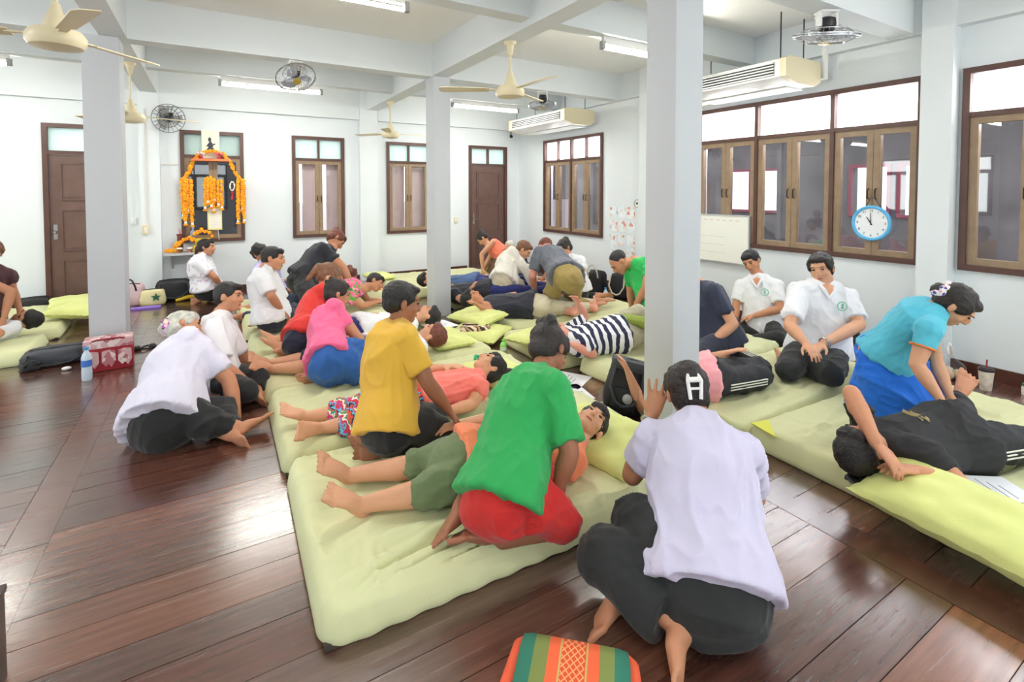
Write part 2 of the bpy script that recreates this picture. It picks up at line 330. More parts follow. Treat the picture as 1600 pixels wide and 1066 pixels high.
# ================= mats =================
def vn2(p,seed=0):
    q=np.concatenate([p,np.full((len(p),1),seed*3.7)],1); i=np.floor(q).astype(np.int64); f=q-i; f=f*f*(3-2*f); r=0
    for dx in (0,1):
        for dy in (0,1):
            a=i[:,0]+dx; b=i[:,1]+dy; n=(a*374761393+b*668265263+seed*974711)&0xffffffff; n=((n^(n>>13))*1274126177)&0xffffffff
            r=r+(f[:,0] if dx else 1-f[:,0])*(f[:,1] if dy else 1-f[:,1])*(((n^(n>>16))&0xffff)/65535.)
    return r
sheet=M('mat_sheet',(208,209,162),.8,bump=.1,bscale=120,sheen=.1,var=.03,vscale=1.5)
sheet2=M('mat_sheet_pale',(216,219,172),.8,bump=.1,bscale=120,sheen=.1,var=.03,vscale=1.5)
pilm=M('pillow_case',(216,222,140),.75,bump=.12,bscale=90,sheen=.1,var=.04,vscale=3)
def crease0(m,st,sc,dist):
    nt=m.node_tree; b=nt.nodes['Principled BSDF']; tc=nt.nodes.new('ShaderNodeTexCoord'); mp=nt.nodes.new('ShaderNodeMapping'); mp.inputs['Scale'].default_value=(1,1.9,1); mp.inputs['Rotation'].default_value=(0,0,.35); nt.links.new(tc.outputs['Object'],mp.inputs[0])
    n=nt.nodes.new('ShaderNodeTexNoise'); n.noise_type='RIDGED_MULTIFRACTAL'; n.inputs['Scale'].default_value=sc; n.inputs['Detail'].default_value=3; n.inputs['Distortion'].default_value=1.0; nt.links.new(mp.outputs[0],n.inputs['Vector'])
    bp=nt.nodes.new('ShaderNodeBump'); bp.inputs['Strength'].default_value=st; bp.inputs['Distance'].default_value=dist; nt.links.new(n.outputs[0],bp.inputs['Height'])
    if b.inputs['Normal'].links: nt.links.new(b.inputs['Normal'].links[0].from_socket,bp.inputs['Normal'])
    nt.links.new(bp.outputs[0],b.inputs['Normal'])
for m_ in (sheet,sheet2,pilm): crease0(m_,.5,2.2,.02)
basem=M('mat_underside',(66,58,50),.9)
def slab(name,x0,x1,y0,y1,z0,h,mat,rz=0,seed=0,wr=.006,base=True,label=None,cat=None,group=None,corner=.09,res=.022,wf=3.2,cre=()):
    """soft sheet-covered slab: rounded plan and rim, wrinkles pulled over the edges"""
    lx=x1-x0; ly=y1-y0; nx=max(8,int(lx/res)); ny=max(8,int(ly/res)); n=8
    cx,cy=(x0+x1)/2,(y0+y1)/2
    u=np.linspace(-1,1,nx+1); v=np.linspace(-1,1,ny+1); U,Vv=np.meshgrid(u,v,indexing='ij')
    ex=np.abs(U)**26; ey=np.abs(Vv)**18
    # rim: the outer band of the grid folds down the side
    X=U*lx/2; Y=Vv*ly/2; dx=lx/2-np.abs(X); dy=ly/2-np.abs(Y); r=h*.42
    d=np.minimum(dx,dy); cr=(dx<corner)&(dy<corner); d=np.where(cr,corner-np.sqrt((corner-dx)**2+(corner-dy)**2),d)
    sc=np.where(d<0,1,0)
    # pull the corner points inside the rounded outline
    px=np.where(cr&(d<0),np.sign(X)*(lx/2-corner+(corner-dx)*corner/np.maximum(1e-6,np.sqrt((corner-dx)**2+(corner-dy)**2))),X)
    py=np.where(cr&(d<0),np.sign(Y)*(ly/2-corner+(corner-dy)*corner/np.maximum(1e-6,np.sqrt((corner-dx)**2+(corner-dy)**2))),Y)
    d=np.maximum(d,0); t=np.clip(d/r,0,1); prof=np.sqrt(np.clip(1-(1-t)**2,0,1))
    P=np.stack([px.ravel()+cx,py.ravel()+cy],1)
    w1=vn2(P*wf*.5,seed)-.5; w2=vn2(P*wf*.5,seed+3)-.5; Q=P*wf+np.stack([w1,w2],1)*2.5; Q[:,1]*=1.7
    rg=(np.clip(1-np.abs(2*vn2(Q,seed+7)-1)*2.2,0,1)**2); rg2=np.clip(1-np.abs(2*vn2(Q*2.3,seed+11)-1)*2,0,1)**2
    low=vn2(P*1.1,seed+20)-.5
    Z=(h*(.32+.68*prof)).ravel()+(wr*(rg*1.6+rg2*.7)+low*h*.10)*(prof.ravel()**2)
    for (xa,ya,xb,yb,am,wd) in cre:
        A_=np.array([xa,ya]); B_=np.array([xb,yb]); dv=B_-A_; l2=dv@dv; tt=np.clip(((P-A_)@dv)/l2,0,1); ds=np.sqrt((((P-A_)-tt[:,None]*dv)**2).sum(1)); nrm_=((P-A_)@np.array([-dv[1],dv[0]]))/math.sqrt(l2)
        Z=Z+am*(np.exp(-((nrm_-wd)/wd)**2)-.9*np.exp(-((nrm_+wd*.4)/(wd*.6))**2))*np.clip(np.sin(np.pi*(.06+.88*tt))*1.6,0,1)*(ds<wd*5)*(prof.ravel()>.1)
    # small gathers along the rim
    ga=np.sin((P[:,0]+P[:,1])*46+3*w1)*.004*(1-prof.ravel())
    mb=MB(); k=ny+1; V_=[(P[i,0],P[i,1]+ga[i],z0+Z[i]) for i in range(len(P))]; F=[]
    for i in range(nx):
        for jj in range(ny): F.append((i*k+jj,(i+1)*k+jj,(i+1)*k+jj+1,i*k+jj+1))
    # side skirt down to the base, drawn in under
    ring=[i*k for i in range(nx+1)]+[nx*k+jj for jj in range(1,ny+1)]+[i*k+ny for i in range(nx-1,-1,-1)]+[jj for jj in range(ny-1,0,-1)]
    n0=len(V_); m=len(ring)
    for s_,zz in ((.004,.16),(-.012,.02)):
        for id_ in ring:
            x,y,z=V_[id_]; q=Vector((x-cx,y-cy,0)); q.normalize(); V_.append((x+q.x*s_,y+q.y*s_,z0+h*zz))
    prev=ring
    for a in range(2):
        cur=[n0+a*m+i for i in range(m)]
        for i in range(m): F.append((prev[i],cur[i],cur[(i+1)%m],prev[(i+1)%m]))
        prev=cur
    F.append(tuple(prev)); mb.add(V_,F)
    root=empty(name,(cx,cy,z0),rz,label,cat,group)
    o=mb.build('sheet' if name=='massage_mat' else 'cover',mat,root,rel=(cx,cy,z0),angle=70)
    if base: MB().box(-lx/2+.012,lx/2-.012,-ly/2+.012,ly/2-.012,.0,h*.2,.01).build('underside',basem,root)
    return root
mats=[ # x0,x1,y0,y1,h,rz,label
 (.30,2.24,1.68,2.85,.13,-1.5,'nearest pale green mat, in front of the big pillar'),
 (.31,2.22,2.88,3.92,.13,-.5,'second pale green mat from the front, under the kneeling youth in yellow'),
 (.30,2.2,3.94,4.86,.12,1,'pale green mat under the woman in pink'),
 (.28,2.2,4.90,5.66,.12,0,'pale green mat behind the woman in red'),
 (.27,2.15,5.70,6.6,.12,-1,'pale green mat under the woman leaning in black'),
 (.25,2.15,6.64,7.5,.12,1,'farthest pale green mat of the left row'),
 (2.72,4.62,.0,.88,.13,-2,'pale green mat at the right edge of the photo'),
 (2.76,4.64,.90,1.84,.13,-2,'pale green mat under the man in black sportswear'),
 (2.72,4.62,1.87,2.64,.12,1,'pale green mat under the kneeling white-shirted woman with the badge'),
 (2.68,4.6,2.67,3.42,.12,2,'pale green mat under the person in track trousers'),
 (2.5,4.5,3.46,4.42,.12,0,'pale green mat under the striped-shirt person'),
 (2.7,4.6,4.46,5.42,.12,-2,'pale green mat under the man on hands and knees'),
 (2.62,4.5,5.98,6.8,.12,1,'pale green mat behind the slim white pillar'),
 (2.3,4.1,6.84,7.6,.12,-1,'pale green mat in front of the woman in the orange tank top'),
 (2.3,4.2,7.64,8.45,.12,0,'pale green mat along the back wall'),
 (-3.4,-1.42,5.95,6.75,.11,3,'front pale green mat at the far left'),
 (-3.4,-1.40,6.8,7.6,.11,3,'middle pale green mat at the far left'),
 (-3.4,-1.45,7.66,8.4,.11,2,'pale green mat at the far left, nearest the door'),
]
CRE={0:[(.34,1.76,.86,1.90,.024,.024),(.37,1.745,1.05,1.83,.022,.02),(.42,1.73,1.4,1.77,.020,.022),(.5,1.715,2.1,1.72,.016,.014),(1.0,2.2,1.25,2.05,.008,.02),(.40,2.3,.7,2.45,.008,.03)],
1:[(.4,3.2,1.0,3.0,.010,.02),(.5,3.0,1.3,2.95,.009,.02),(.45,3.5,.9,3.75,.008,.025),(1.2,3.1,1.9,3.0,.008,.02)],
7:[(2.85,1.5,3.8,1.72,.012,.02),(2.85,1.6,3.5,1.5,.010,.02),(3.0,1.2,3.4,1.0,.01,.02),(3.5,1.0,4.4,1.1,.01,.02)],
8:[(2.9,2.1,3.9,2.0,.010,.02),(3.0,2.4,3.7,2.3,.008,.02)],2:[(.5,4.2,1.4,4.1,.008,.03)],9:[(2.8,3.0,3.6,2.9,.01,.03)],10:[(2.7,3.8,3.7,3.7,.012,.03)]}
for i,(a,b,c,d,h,rz,l) in enumerate(mats):
    slab('massage_mat',a,b,c,d,0,h,sheet if i%3 else sheet2,R_(rz),i*5+2,wr=.011 if i<2 else .009,label=l,cat='mat',group='pale green massage mats on the floor',res=.012 if i==0 else .02 if i in(1,7,8) else .035,cre=CRE.get(i,()))
def pillow(c,sx,sy,h,rz,tilt,label,mat=None,seed=0,name='pillow',cat='pillow',group=None,tx=0):
    nu,nv=34,26; V_=[];F=[]; 
    for s_ in(1,-1):
        for i in range(nu+1):
            for jj in range(nv+1):
                u=-1+2*i/nu; v=-1+2*jj/nv
                e=max(0,(1-abs(u)**3.2)*(1-abs(v)**3.2)); pin=1-.07*(1-abs(v))*(abs(u)**3)-.0*u
                pin2=1-.07*(1-abs(u))*(abs(v)**3)
                z=s_*h/2*e**.42
                w=.006*math.sin(u*9+seed+v*3)*math.sin(v*7+seed*2)*e**.3+ .004*math.sin((abs(u)+abs(v))*24+seed)*(1-e)
                V_.append((u*sx/2*pin,v*sy/2*pin2,z+w))
        b0=0 if s_==1 else (nu+1)*(nv+1)
        for i in range(nu):
            for jj in range(nv):
                q=(b0+i*(nv+1)+jj,b0+(i+1)*(nv+1)+jj,b0+(i+1)*(nv+1)+jj+1,b0+i*(nv+1)+jj+1); F.append(q if s_==1 else q[::-1])
    mb=MB(); mb.add(V_,F); o=mb.build(name,mat or pilm,angle=80,loc=c); o.rotation_euler=(tx,tilt,rz)
    tag(o,label,cat,group); return o
# ================= fittings =================
ivory=M('ivory_enamel',(226,214,180),.35); white=M('white_enamel',(238,238,236),.35); steel=M('dark_steel',(70,70,74),.35,metal=.8); chrome=M('chrome_wire',(196,198,204),.2,metal=1)
blk=M('black_plastic',(26,26,30),.4)
def ceiling_fan(x,y,zm,rot,lab):
    r=empty('ceiling_fan',(x,y,HB),rot,lab,'fan','ivory ceiling fans'); d=zm-HB
    MB().tube([(0,0,.0),(0,0,-.03)],[.06,.05],16).tube([(0,0,-.0),(0,0,-.12)],[.045,.02],16).build('canopy',ivory,r)
    MB().tube([(0,0,-.1),(0,0,d+.16)],.012,10).build('rod',ivory,r)
    MB().lathe([(.02,.2),(.03,.16),(.06,.07),(.075,.05)],20,(0,0,d)).build('rod_cup',ivory,r)
    MB().lathe([(.06,.055),(.115,.045),(.135,.015),(.135,-.02),(.12,-.045),(.05,-.06)],28,(0,0,d)).build('motor',ivory,r)
    for k in range(3):
        m=MB(); m.box(.11,.22,-.02,.02,-.004,.004); v0=len(m.v)
        m.prism([(.2,-.045),(.62,-.065),(.66,-.04),(.66,.045),(.62,.06),(.2,.045)],-.003,.003)
        m.xf(Matrix.Rotation(R_(10),4,'X'),v0); m.xf(Matrix.Translation((0,0,d+.02))@Matrix.Identity(4)); m.xf(Matrix.Rotation(k*2*math.pi/3,4,'Z')); m.build('blade',ivory,r,angle=30)
ceiling_fan(-.73,3.76,2.40,.9,'ivory ceiling fan at the top left corner, nearest the left pillar front')
ceiling_fan(-.73,6.81,2.34,.35,'ivory ceiling fan just right of the left pillar, far side')
ceiling_fan(2.41,4.06,2.47,.55,'large ivory ceiling fan hanging between the slim white and the big grey pillar')
ceiling_fan(2.41,7.71,2.42,.1,'small far ivory ceiling fan left of the slim white pillar')
def orbit_fan(x,y,z,tilt,rz,lab,s=1,base_z=None):
    r=empty('orbit_fan',(x,y,z),rz,lab,'fan','caged orbit fans under the beams'); bz=(base_z if base_z else HB)-z
    m=MB(); m.box(-.07,.07,-.05,.05,bz-.012,bz); m.box(-.07,-.055,-.03,.03,bz-.12,bz); m.box(.055,.07,-.03,.03,bz-.12,bz); m.build('bracket',white,r)
    MB().lathe([(.02,.0),(.045,-.01),(.05,-.05),(.03,-.08)],16,(0,0,bz-.05)).build('gearbox',ivory,r)
    T=Matrix.Rotation(tilt,4,'X')
    h=empty('fan_head',(0,0,bz-.13),0); h.parent=r
    MB().lathe([(.02,.09),(.05,.08),(.062,.03),(.055,-.01),(.03,-.03)],18).xf(T).build('motor',blk,h)
    cg=MB(); R0=.2*s
    for rr,zz in ((R0,-.06),(R0*.99,-.045),(R0*.6,-.105),(R0*.6,-.0)): cg.tube([(rr*math.cos(a*math.pi/12),rr*math.sin(a*math.pi/12),zz) for a in range(24)],.003 if rr<R0*.98 else .0055,6,close=True)
    for k in range(28):
        a=k*2*math.pi/28; c_,s_=math.cos(a),math.sin(a)
        cg.tube([(.04*c_,.04*s_,-.115),(R0*.6*c_,R0*.6*s_,-.105),(R0*c_,R0*s_,-.055),(R0*.6*c_,R0*.6*s_,.0),(.05*c_,.05*s_,.02)],.0017,4)
    cg.xf(T); cg.build('cage',chrome,h)
    for k in range(3):
        b=MB(); n=8
        poly=[(.03,-.02)]+[(.03+(R0*.85-.03)*i/n,-.02-.055*math.sin(math.pi*(i/n)**.8)) for i in range(1,n)]+[(R0*.85,.0),(R0*.8,.05),(.1,.05),(.03,.02)]
        b.prism(poly,-.003,.003); b.xf(Matrix.Rotation(R_(18),4,'X')); b.xf(Matrix.Translation((0,0,-.055))); b.xf(Matrix.Rotation(k*2.0944,4,'Z')); b.xf(T); b.build('blade',M('smoky_blade',(170,174,186),.25),h)
    MB().lathe([(.005,-.125),(.045,-.118),(.045,-.105),(.03,-.09)],18).xf(T).build('hub_cap',M('gold_cap',(206,178,96),.3,metal=.6),h)
orbit_fan(.79,5.85,2.72,R_(-35),.2,'white orbit fan under the beam in front of the left lamp')
orbit_fan(4.0,5.85,2.72,R_(28),-.6,'caged orbit fan beside the far air conditioner')
orbit_fan(4.1,2.12,2.80,R_(12),-.5,'caged orbit fan near the ceiling at the upper right, biggest of them',s=1.15)
r=empty('wall_fan',(-.50,YB-.10,2.57),0,'small dark caged wall fan above the altar window','fan')
MB().box(-.05,.05,.0,.1,.02,.10,.01).build('wall_bracket',steel,r); MB().tube([(0,.02,.05),(0,-.06,.0),(0,-.12,0)],[.03,.045,.035],14).build('motor',steel,r)
cg=MB()
for rr,yy in ((.2,-.12),(.13,-.16),(.06,-.175)): cg.tube([(rr*math.cos(a*math.pi/12),yy,rr*math.sin(a*math.pi/12)) for a in range(24)],.004,5,close=True)
for k in range(20): a=k*math.pi/10; cg.tube([(.02*math.cos(a),-.178,.02*math.sin(a)),(.13*math.cos(a),-.16,.13*math.sin(a)),(.2*math.cos(a),-.12,.2*math.sin(a)),(.05*math.cos(a),-.03,.05*math.sin(a))],.002,4)
cg.build('cage',steel,r)
for k in range(3):
    b=MB().prism([(.03,-.03),(.12,-.06),(.17,-.02),(.16,.05),(.05,.04)],-.002,.002); b.xf(Matrix.Rotation(R_(90),4,'X')@Matrix.Rotation(k*2.0944,4,'Z')); b.xf(Matrix.Translation((0,-.12,0))); b.build('blade',M('grey_blade',(150,150,150),.4),r)
# fluorescent fixtures; the unseen bays carry added fill ones
tubem=M('lit_tube',(255,252,240),.4,emit=75); TL=['lit tube lamp left of the white orbit fan, under the far beam','lit tube lamp behind the middle ceiling fan','lit tube lamp at the top of the photo, left half','lit tube lamp just left of the big grey pillar','lit tube lamp at the left edge beside the first pillar','added fill tube lamp in the near left bay']
for i,(tx,ty) in enumerate(TUBES):
    zb=HB+.06 if ty in(7.3,3.62,) else HB
    if ty==-.2: zb=HC
    r=empty('tube_lamp',(tx,ty,zb),0,TL[i] if i<6 else 'added fill tube lamp %s'%['behind the camera in the middle bay','behind the camera in the right bay','behind the camera in the left bay','beyond the left edge, near row','beyond the left edge, far row'][i-6],'lamp','fluorescent tube lamps')
    d=2.88-zb
    MB().box(-.6,.6,-.02,.02,d+.035,0 if ty!=-.2 else d+.07,.004).build('batten',white,r)
    for k in(-1,1): MB().box(k*.6-.02,k*.6+.02,-.022,.022,d-.015,d+.06,.004).build('lamp_holder',M('lamp_holder',(150,150,150),.5),r)
    MB().tube([(-.58,0,d),(.58,0,d)],.014,12).build('tube',tubem,r)
# air conditioners
def aircon(x0,y0,y1,zb,lab):
    r=empty('air_conditioner',(x0,y0,zb),0,lab,'air conditioner'); L_=y1-y0
    m=MB(); prof=[(0,.05),(.0,.22),(.06,.245),(.56,.245),(.6,.2),(.6,.05),(.5,.0),(.2,-.0)]
    n=len(prof); v=[(x,y,z) for y in(.05,L_-.05) for x,z in prof]; m.add(v,[tuple(range(n)),tuple(range(2*n-1,n-1,-1))]+[(i,n+i,n+(i+1)%n,(i+1)%n) for i in range(n)]); m.build('casing',white,r,angle=25)
    for a,b in((0,.06),(L_-.06,L_)):
        m=MB(); pr=[(x*1.02-.008,z*1.03-.004) for x,z in prof]; v=[(x,y,z) for y in(a,b) for x,z in pr]; m.add(v,[tuple(range(n)),tuple(range(2*n-1,n-1,-1))]+[(i,n+i,n+(i+1)%n,(i+1)%n) for i in range(n)]); m.build('end_cover',ivory,r,angle=25)
    g=MB().box(-.004,.0,.12,L_-.12,.07,.2).build('outlet',M('outlet_dark',(60,62,58),.6),r,smooth=False)
    for k in range(5): MB().box(-.02,-.003,.12,L_-.12,.072+k*.028,.083+k*.028).build('louver',white,g,smooth=False)
    m=MB(); m.box(.25,.55,.15,L_-.15,-.012,.001); m.build('intake_grille',M('intake',(214,216,212),.6),r,smooth=False)
    for a in(.12,L_-.12):
        for bx in(.1,.5): MB().tube([(bx,a,.24),(bx,a,HC-zb)],.006,6).build('hanging_rod',steel,r)
    return r
aircon(4.72,2.80,4.15,2.60,'white ceiling-hung air conditioner at the upper right, nearest the camera')
aircon(4.72,6.3,8.0,2.60,'white ceiling-hung air conditioner above the far right window')
tag(MB().tube([(5.3,2.86,2.68),(5.36,2.78,2.68),(5.37,2.78,3.24),(5.2,2.78,3.26),(5.0,1.0+1.5,3.26)],.03,10).build('coolant_pipe',white),'white lagged pipe running up the wall beside the nearest air conditioner','pipe')
# wall clock: hangs on the sash of the right window
def wdisk(r0,x,n=32): return [(x,r0*math.cos(2*math.pi*i/n),r0*math.sin(2*math.pi*i/n)) for i in range(n)]
r=empty('wall_clock',(5.405,2.35,1.24),0,'round white clock with light blue rim hanging on the right window','clock')
MB().tube([(.0,.155*math.cos(a*math.pi/20),.155*math.sin(a*math.pi/20)) for a in range(40)],.016,10,close=True).build('rim',M('sky_blue_rim',(96,186,236),.35),r)
m=MB(); v=wdisk(.15,-.002)+wdisk(.15,.02); m.add(v,[tuple(range(31,-1,-1)),tuple(range(32,64))]+[(i,(i+1)%32,32+(i+1)%32,32+i) for i in range(32)]); m.build('dial',M('dial_white',(244,246,250),.5),r,angle=30)
def text(s,size,mat,parent,M4,name='lettering',ext=.0006,align='CENTER'):
    c=bpy.data.curves.new(name+'_c','FONT'); c.body=s; c.size=size; c.extrude=ext; c.align_x=align; c.align_y='CENTER' if align=='CENTER' else 'TOP'; c.materials.append(mat)
    t=bpy.data.objects.new(name+'_t',c); COL.objects.link(t); dg=bpy.context.evaluated_depsgraph_get(); me=bpy.data.meshes.new_from_object(t.evaluated_get(dg)); bpy.data.objects.remove(t); me.name=name; o=bpy.data.objects.new(name,me); COL.objects.link(o); o.parent=parent; o.matrix_local=M4; return o
RW=Matrix.Rotation(R_(-90),4,'Z')@Matrix.Rotation(R_(90),4,'X')   # text facing -X
ink=M('black_ink',(50,54,60),.6)
for k in range(1,13):
    a=R_(90-30*k); text(str(k),.032,ink,r,Matrix.Translation((-.004,-.118*math.cos(a),.118*math.sin(a)))@RW,'numeral')
def hand(a,l,w,nm):
    d=Vector((0,-math.cos(a),math.sin(a))); n_=Vector((0,d.z,-d.y)); m=MB(); q=[-d*.02+n_*w,-d*.02-n_*w,d*l-n_*w*.6,d*l+n_*w*.6]; v=[tuple(p+Vector((x,0,0))) for x in(-.008,-.011) for p in q]
    m.add(v,[(0,1,2,3),(7,6,5,4)]+[(i,i+4,(i+1)%4+4,(i+1)%4) for i in range(4)]); m.build(nm,ink,r,smooth=False)
hand(R_(122),.07,.005,'hour_hand'); hand(R_(92),.10,.0035,'minute_hand')
MB().tube([(0,-.12,.1),(0,-.02,.24),(0,0,.25),(0,.06,.14)],.004,6).build('hanging_cord',steel,r)
# whiteboard
r=empty('whiteboard',(5.395,3.62,.68),0,'white board leaning on the right wall below the window, faint ruled writing','board')
MB().box(0,.02,0,1.25,0,.56).build('panel',M('board_white',(246,246,238),.25),r,smooth=False)
m=MB(); m.box(-.008,.024,-.015,0,-.015,.575); m.box(-.008,.024,1.25,1.265,-.015,.575); m.box(-.008,.024,0,1.25,-.015,0); m.box(-.008,.024,0,1.25,.56,.575); m.build('rim',M('alu_rim',(210,212,214),.35,metal=.6),r,smooth=False)
pale=M('pale_marker',(196,206,220),.6); pale2=M('pink_marker',(226,206,200),.6)
m=MB(); 
for k in range(9): m.box(-.0006,0,1.02,1.16-random.random()*.06,.06+k*.052,.072+k*.052)
for k in range(3): m.box(-.0006,0,.3,.9-random.random()*.2,.1+k*.1,.104+k*.1)
m.box(-.0006,0,.98,.983,.03,.52); m.build('marker_writing',pale,r,smooth=False)
m=MB(); 
for k in range(8): m.box(-.0006,0,.12+k*.09,.17+k*.09,.50,.512)
m.build('marker_heading',pale2,r,smooth=False)
# anatomical sheets on the right wall
posm=patt('poster_print',blotch(22,[(0,(246,250,253)),(.5,(232,243,250)),(.8,(240,222,214)),(.9,(222,160,140)),(.96,(190,196,214))]),.5)
i=0
for yy in (6.06,5.87,5.68):
    for zz in (1.30,1.08,.86,.68):
        i+=1
        if zz==.68 and yy==5.87: continue
        tag(MB().box(5.444,5.4495,yy-.165,yy,zz-.17,zz).build('wall_chart',posm,smooth=False),'pale body chart pinned on the right wall, %s sheet of the %s column'%(('top','upper middle','lower middle','bottom')[(1.30,1.08,.86,.68).index(zz)],('far','middle','near')[(6.06,5.87,5.68).index(yy)]),'poster','charts pinned on the right wall')
# little wall fittings
def wbox(name,p,s,mat,lab,cat,back=True):
    x,y,z=p; r=empty(name,(x,y,z),0,lab,cat); MB().box(-s[0]/2,s[0]/2,-s[1],0,-s[2]/2,s[2]/2,.004).build('cover',mat,r); MB().box(-s[0]*.2,s[0]*.2,-s[1]-.006,-s[1],-s[2]*.25,s[2]*.25,.002).build('rocker',white,r); return r
wbox('switch_box',(-.80,YB-.12,1.0),(.07,.035,.13),ivory,'ivory switch box on the pilaster behind the left pillar','switch')
wbox('switch_box',(-.95+.0,YB,1.12),(.06,.02,.1),white,'small white switch plate beside the far left door','switch')
wbox('switch_box',(4.02,YB,.98),(.07,.02,.1),ivory,'ivory switch plate left of the back right door','switch')
m=MB(); m.box(-.79,-.775,YB-.135,YB-.12,1.06,2.7); tag(m.build('cable_trunking',M('trunking',(222,218,210),.6),smooth=False),'thin cable trunking running down the pilaster to the ivory switch box','conduit')
m=MB(); m.box(-.62,-.4,YB-.012,YB,1.92,1.94); tag(m.build('cable_trunking',MC['trunking'],smooth=False),'short horizontal cable trunking left of the altar window','conduit')
r=empty('security_camera',(5.2,YB-.1,2.66),0,'small black security camera high in the back right corner','camera'); MB().tube([(0,0,.1),(0,0,.02)],.01,8).build('mount',blk,r); MB().tube([(.03,.05,.0),(-.04,-.08,-.03)],[.028,.032],12).build('housing',blk,r)
r=empty('pale_wall_fan',(XR,5.43,1.36),0,'small round pale wall fan near the charts','fan'); MB().tube([(-.0,0,0),(-.04,0,0)],[.05,.06],16).build('housing',white,r); MB().tube([(-.045,.06*math.cos(a*.5236),.06*math.sin(a*.5236)) for a in range(12)],.006,6,close=True).build('ring',M('pale_grey',(200,200,196),.5),r); MB().lathe([(.015,0),(.015,.012)],10).xf(Matrix.Rotation(R_(-90),4,'Y')).xf(Matrix.Translation((-.04,0,0))).build('hub',steel,r)  # small round wall fan, simplified to housing, ring and hub
# ================= altar =================
marb=M('altar_shelf_paint',(196,198,200),.5)
r=empty('altar_shelf',(-.28,YB,.66),0,'grey-white wall shelf carrying the marigold offerings','shelf')
MB().box(-.30,.30,-.34,0,-.03,.0,.004).build('shelf_board',marb,r)
for x in(-.22,.22): MB().prism([(0,0),(-.28,0),(0,-.22)],-.012,.012).xf(Matrix(((0,0,1,x),(1,0,0,0),(0,1,0,-.03),(0,0,0,1)))).build('bracket',marb,r,smooth=False)
mar=patt('marigold',blotch(90,[(0,(250,168,24)),(.45,(255,190,44)),(.75,(240,140,20)),(.93,(224,92,40))]),.8)
whf=M('jasmine_white',(246,246,238),.8); redf=M('ribbon_red',(206,40,60),.6)
def garland(pts,rad,name,lab,mat=mar,group='marigold garlands of the altar',tass=True,loop=False,seed=0):
    """chain of ruffled flower heads strung along pts"""
    rnd=random.Random(seed); P_=[Vector(p) for p in pts]; r=empty(name,P_[0],0,lab,'garland',group); m=MB(); seg=[]
    for a,b in zip(P_[:-1],P_[1:]):
        n=max(1,int((b-a).length/(rad*1.05))); seg+= [a+(b-a)*i/n for i in range(n)]
    seg.append(P_[-1])
    for p in seg:
        for q in range(3):
            o=Vector((rnd.uniform(-1,1),rnd.uniform(-1,.3),rnd.uniform(-1,1)))*rad*.35; k=rad*rnd.uniform(.6,.85); m.ell(p+o,(k,k,k),None,7,5)
    m.build('flower_string',mat,r,rel=P_[0],angle=20)
    if tass:
        e=P_[-1]; t=MB(); t.tube([e,e-Vector((0,0,.05))],[.012,.02],8); t.build('jasmine_bud',whf,r,rel=P_[0]); t=MB(); t.ell(e-Vector((0,0,.07)),(.032,.028,.018),None,10,6); t.build('flower_tassel',mat,r,rel=P_[0])
    return r
yw=YB-.10
garland([(.0,yw-.04,2.13),(-.13,yw-.04,2.10),(-.22,yw,1.98),(-.27,yw,1.83),(-.35,yw,1.70)],.034,'garland','orange garland swag draped from the altar top down to the left',tass=False)
garland([(.05,yw-.04,2.13),(.16,yw-.04,2.10),(.25,yw,1.98),(.32,yw,1.83),(.40,yw,1.70)],.034,'garland','orange garland swag draped from the altar top down to the right',tass=False,seed=1)
for i,(x,b) in enumerate(((-.36,1.22),(-.30,1.30),(-.25,1.10),(-.33,1.12))): garland([(x,yw-.01*i,1.70),(x+.005,yw-.01*i,b)],.03,'garland','orange marigold string of the left altar bundle, %s'%('outermost and mid-length','second and shortest','innermost and longest','in front, long')[i],seed=i+4)
for i,(x,b) in enumerate(((.36,1.32),(.41,1.30),(.35,1.12),(.43,1.13))): garland([(x,yw-.01*i,1.70),(x-.005,yw-.01*i,b)],.029,'garland','orange marigold string of the right altar bundle, %s'%('inner and short','outer and short','inner and long','outermost and long')[i],seed=i+9)
for i,(x,b) in enumerate(((-.08,1.33),(-.04,1.42),(.0,1.36),(.045,1.45),(.09,1.38),(.135,1.34),(.03,1.30))): garland([(x,yw-.012*(i%3),1.72+.03*math.sin(i)),(x,yw-.012*(i%3),b)],.026,'garland','orange marigold string of the middle altar bundle, %s from the left'%('first','second','third','fifth','sixth','last','fourth')[i],seed=i+15)
lp=[(.275+.03*math.cos(a),yw,1.62+.065*math.sin(a)) for a in [i*.5236 for i in range(13)]]
garland(lp,.013,'garland','small white jasmine loop with red tassel hanging right of the middle bundle',mat=whf,tass=False,group='jasmine loop'); 
m=MB(); m.ell((.275,yw,1.52),(.02,.02,.02)); m.tube([(.275,yw,1.5),(.27,yw,1.42)],[.006,.02],8); tag(m.build('ribbon_tassel',redf),'red and pink ribbon tassel under the white jasmine loop','tassel')
tag(MB().box(-.23,.24,yw-.10,YB-.02,1.985,2.02,.004).build('altar_ledge',M('orange_ledge',(226,120,72),.5)),'narrow orange ledge high across the altar window','shelf')
r=empty('framed_picture',(.005,YB-.035,2.13),0,'cream framed picture of a dark seated figure at the altar top','picture')
MB().box(-.115,.115,-.02,.02,-.1,.32,.005).build('frame',M('cream_frame',(236,234,214),.5),r); m=MB(); m.ell((0,-.026,.03),(.05,.008,.035)); m.ell((0,-.026,.09),(.032,.008,.06)); m.ell((-.01,-.026,.18),(.02,.008,.035)); m.tube([(-.02,-.026,.12),(-.05,-.026,.08)],.009,6); m.tube([(.02,-.026,.1),(.06,-.026,.12)],.009,6); m.build('figure_print',M('dark_figure',(62,62,76),.6),r)
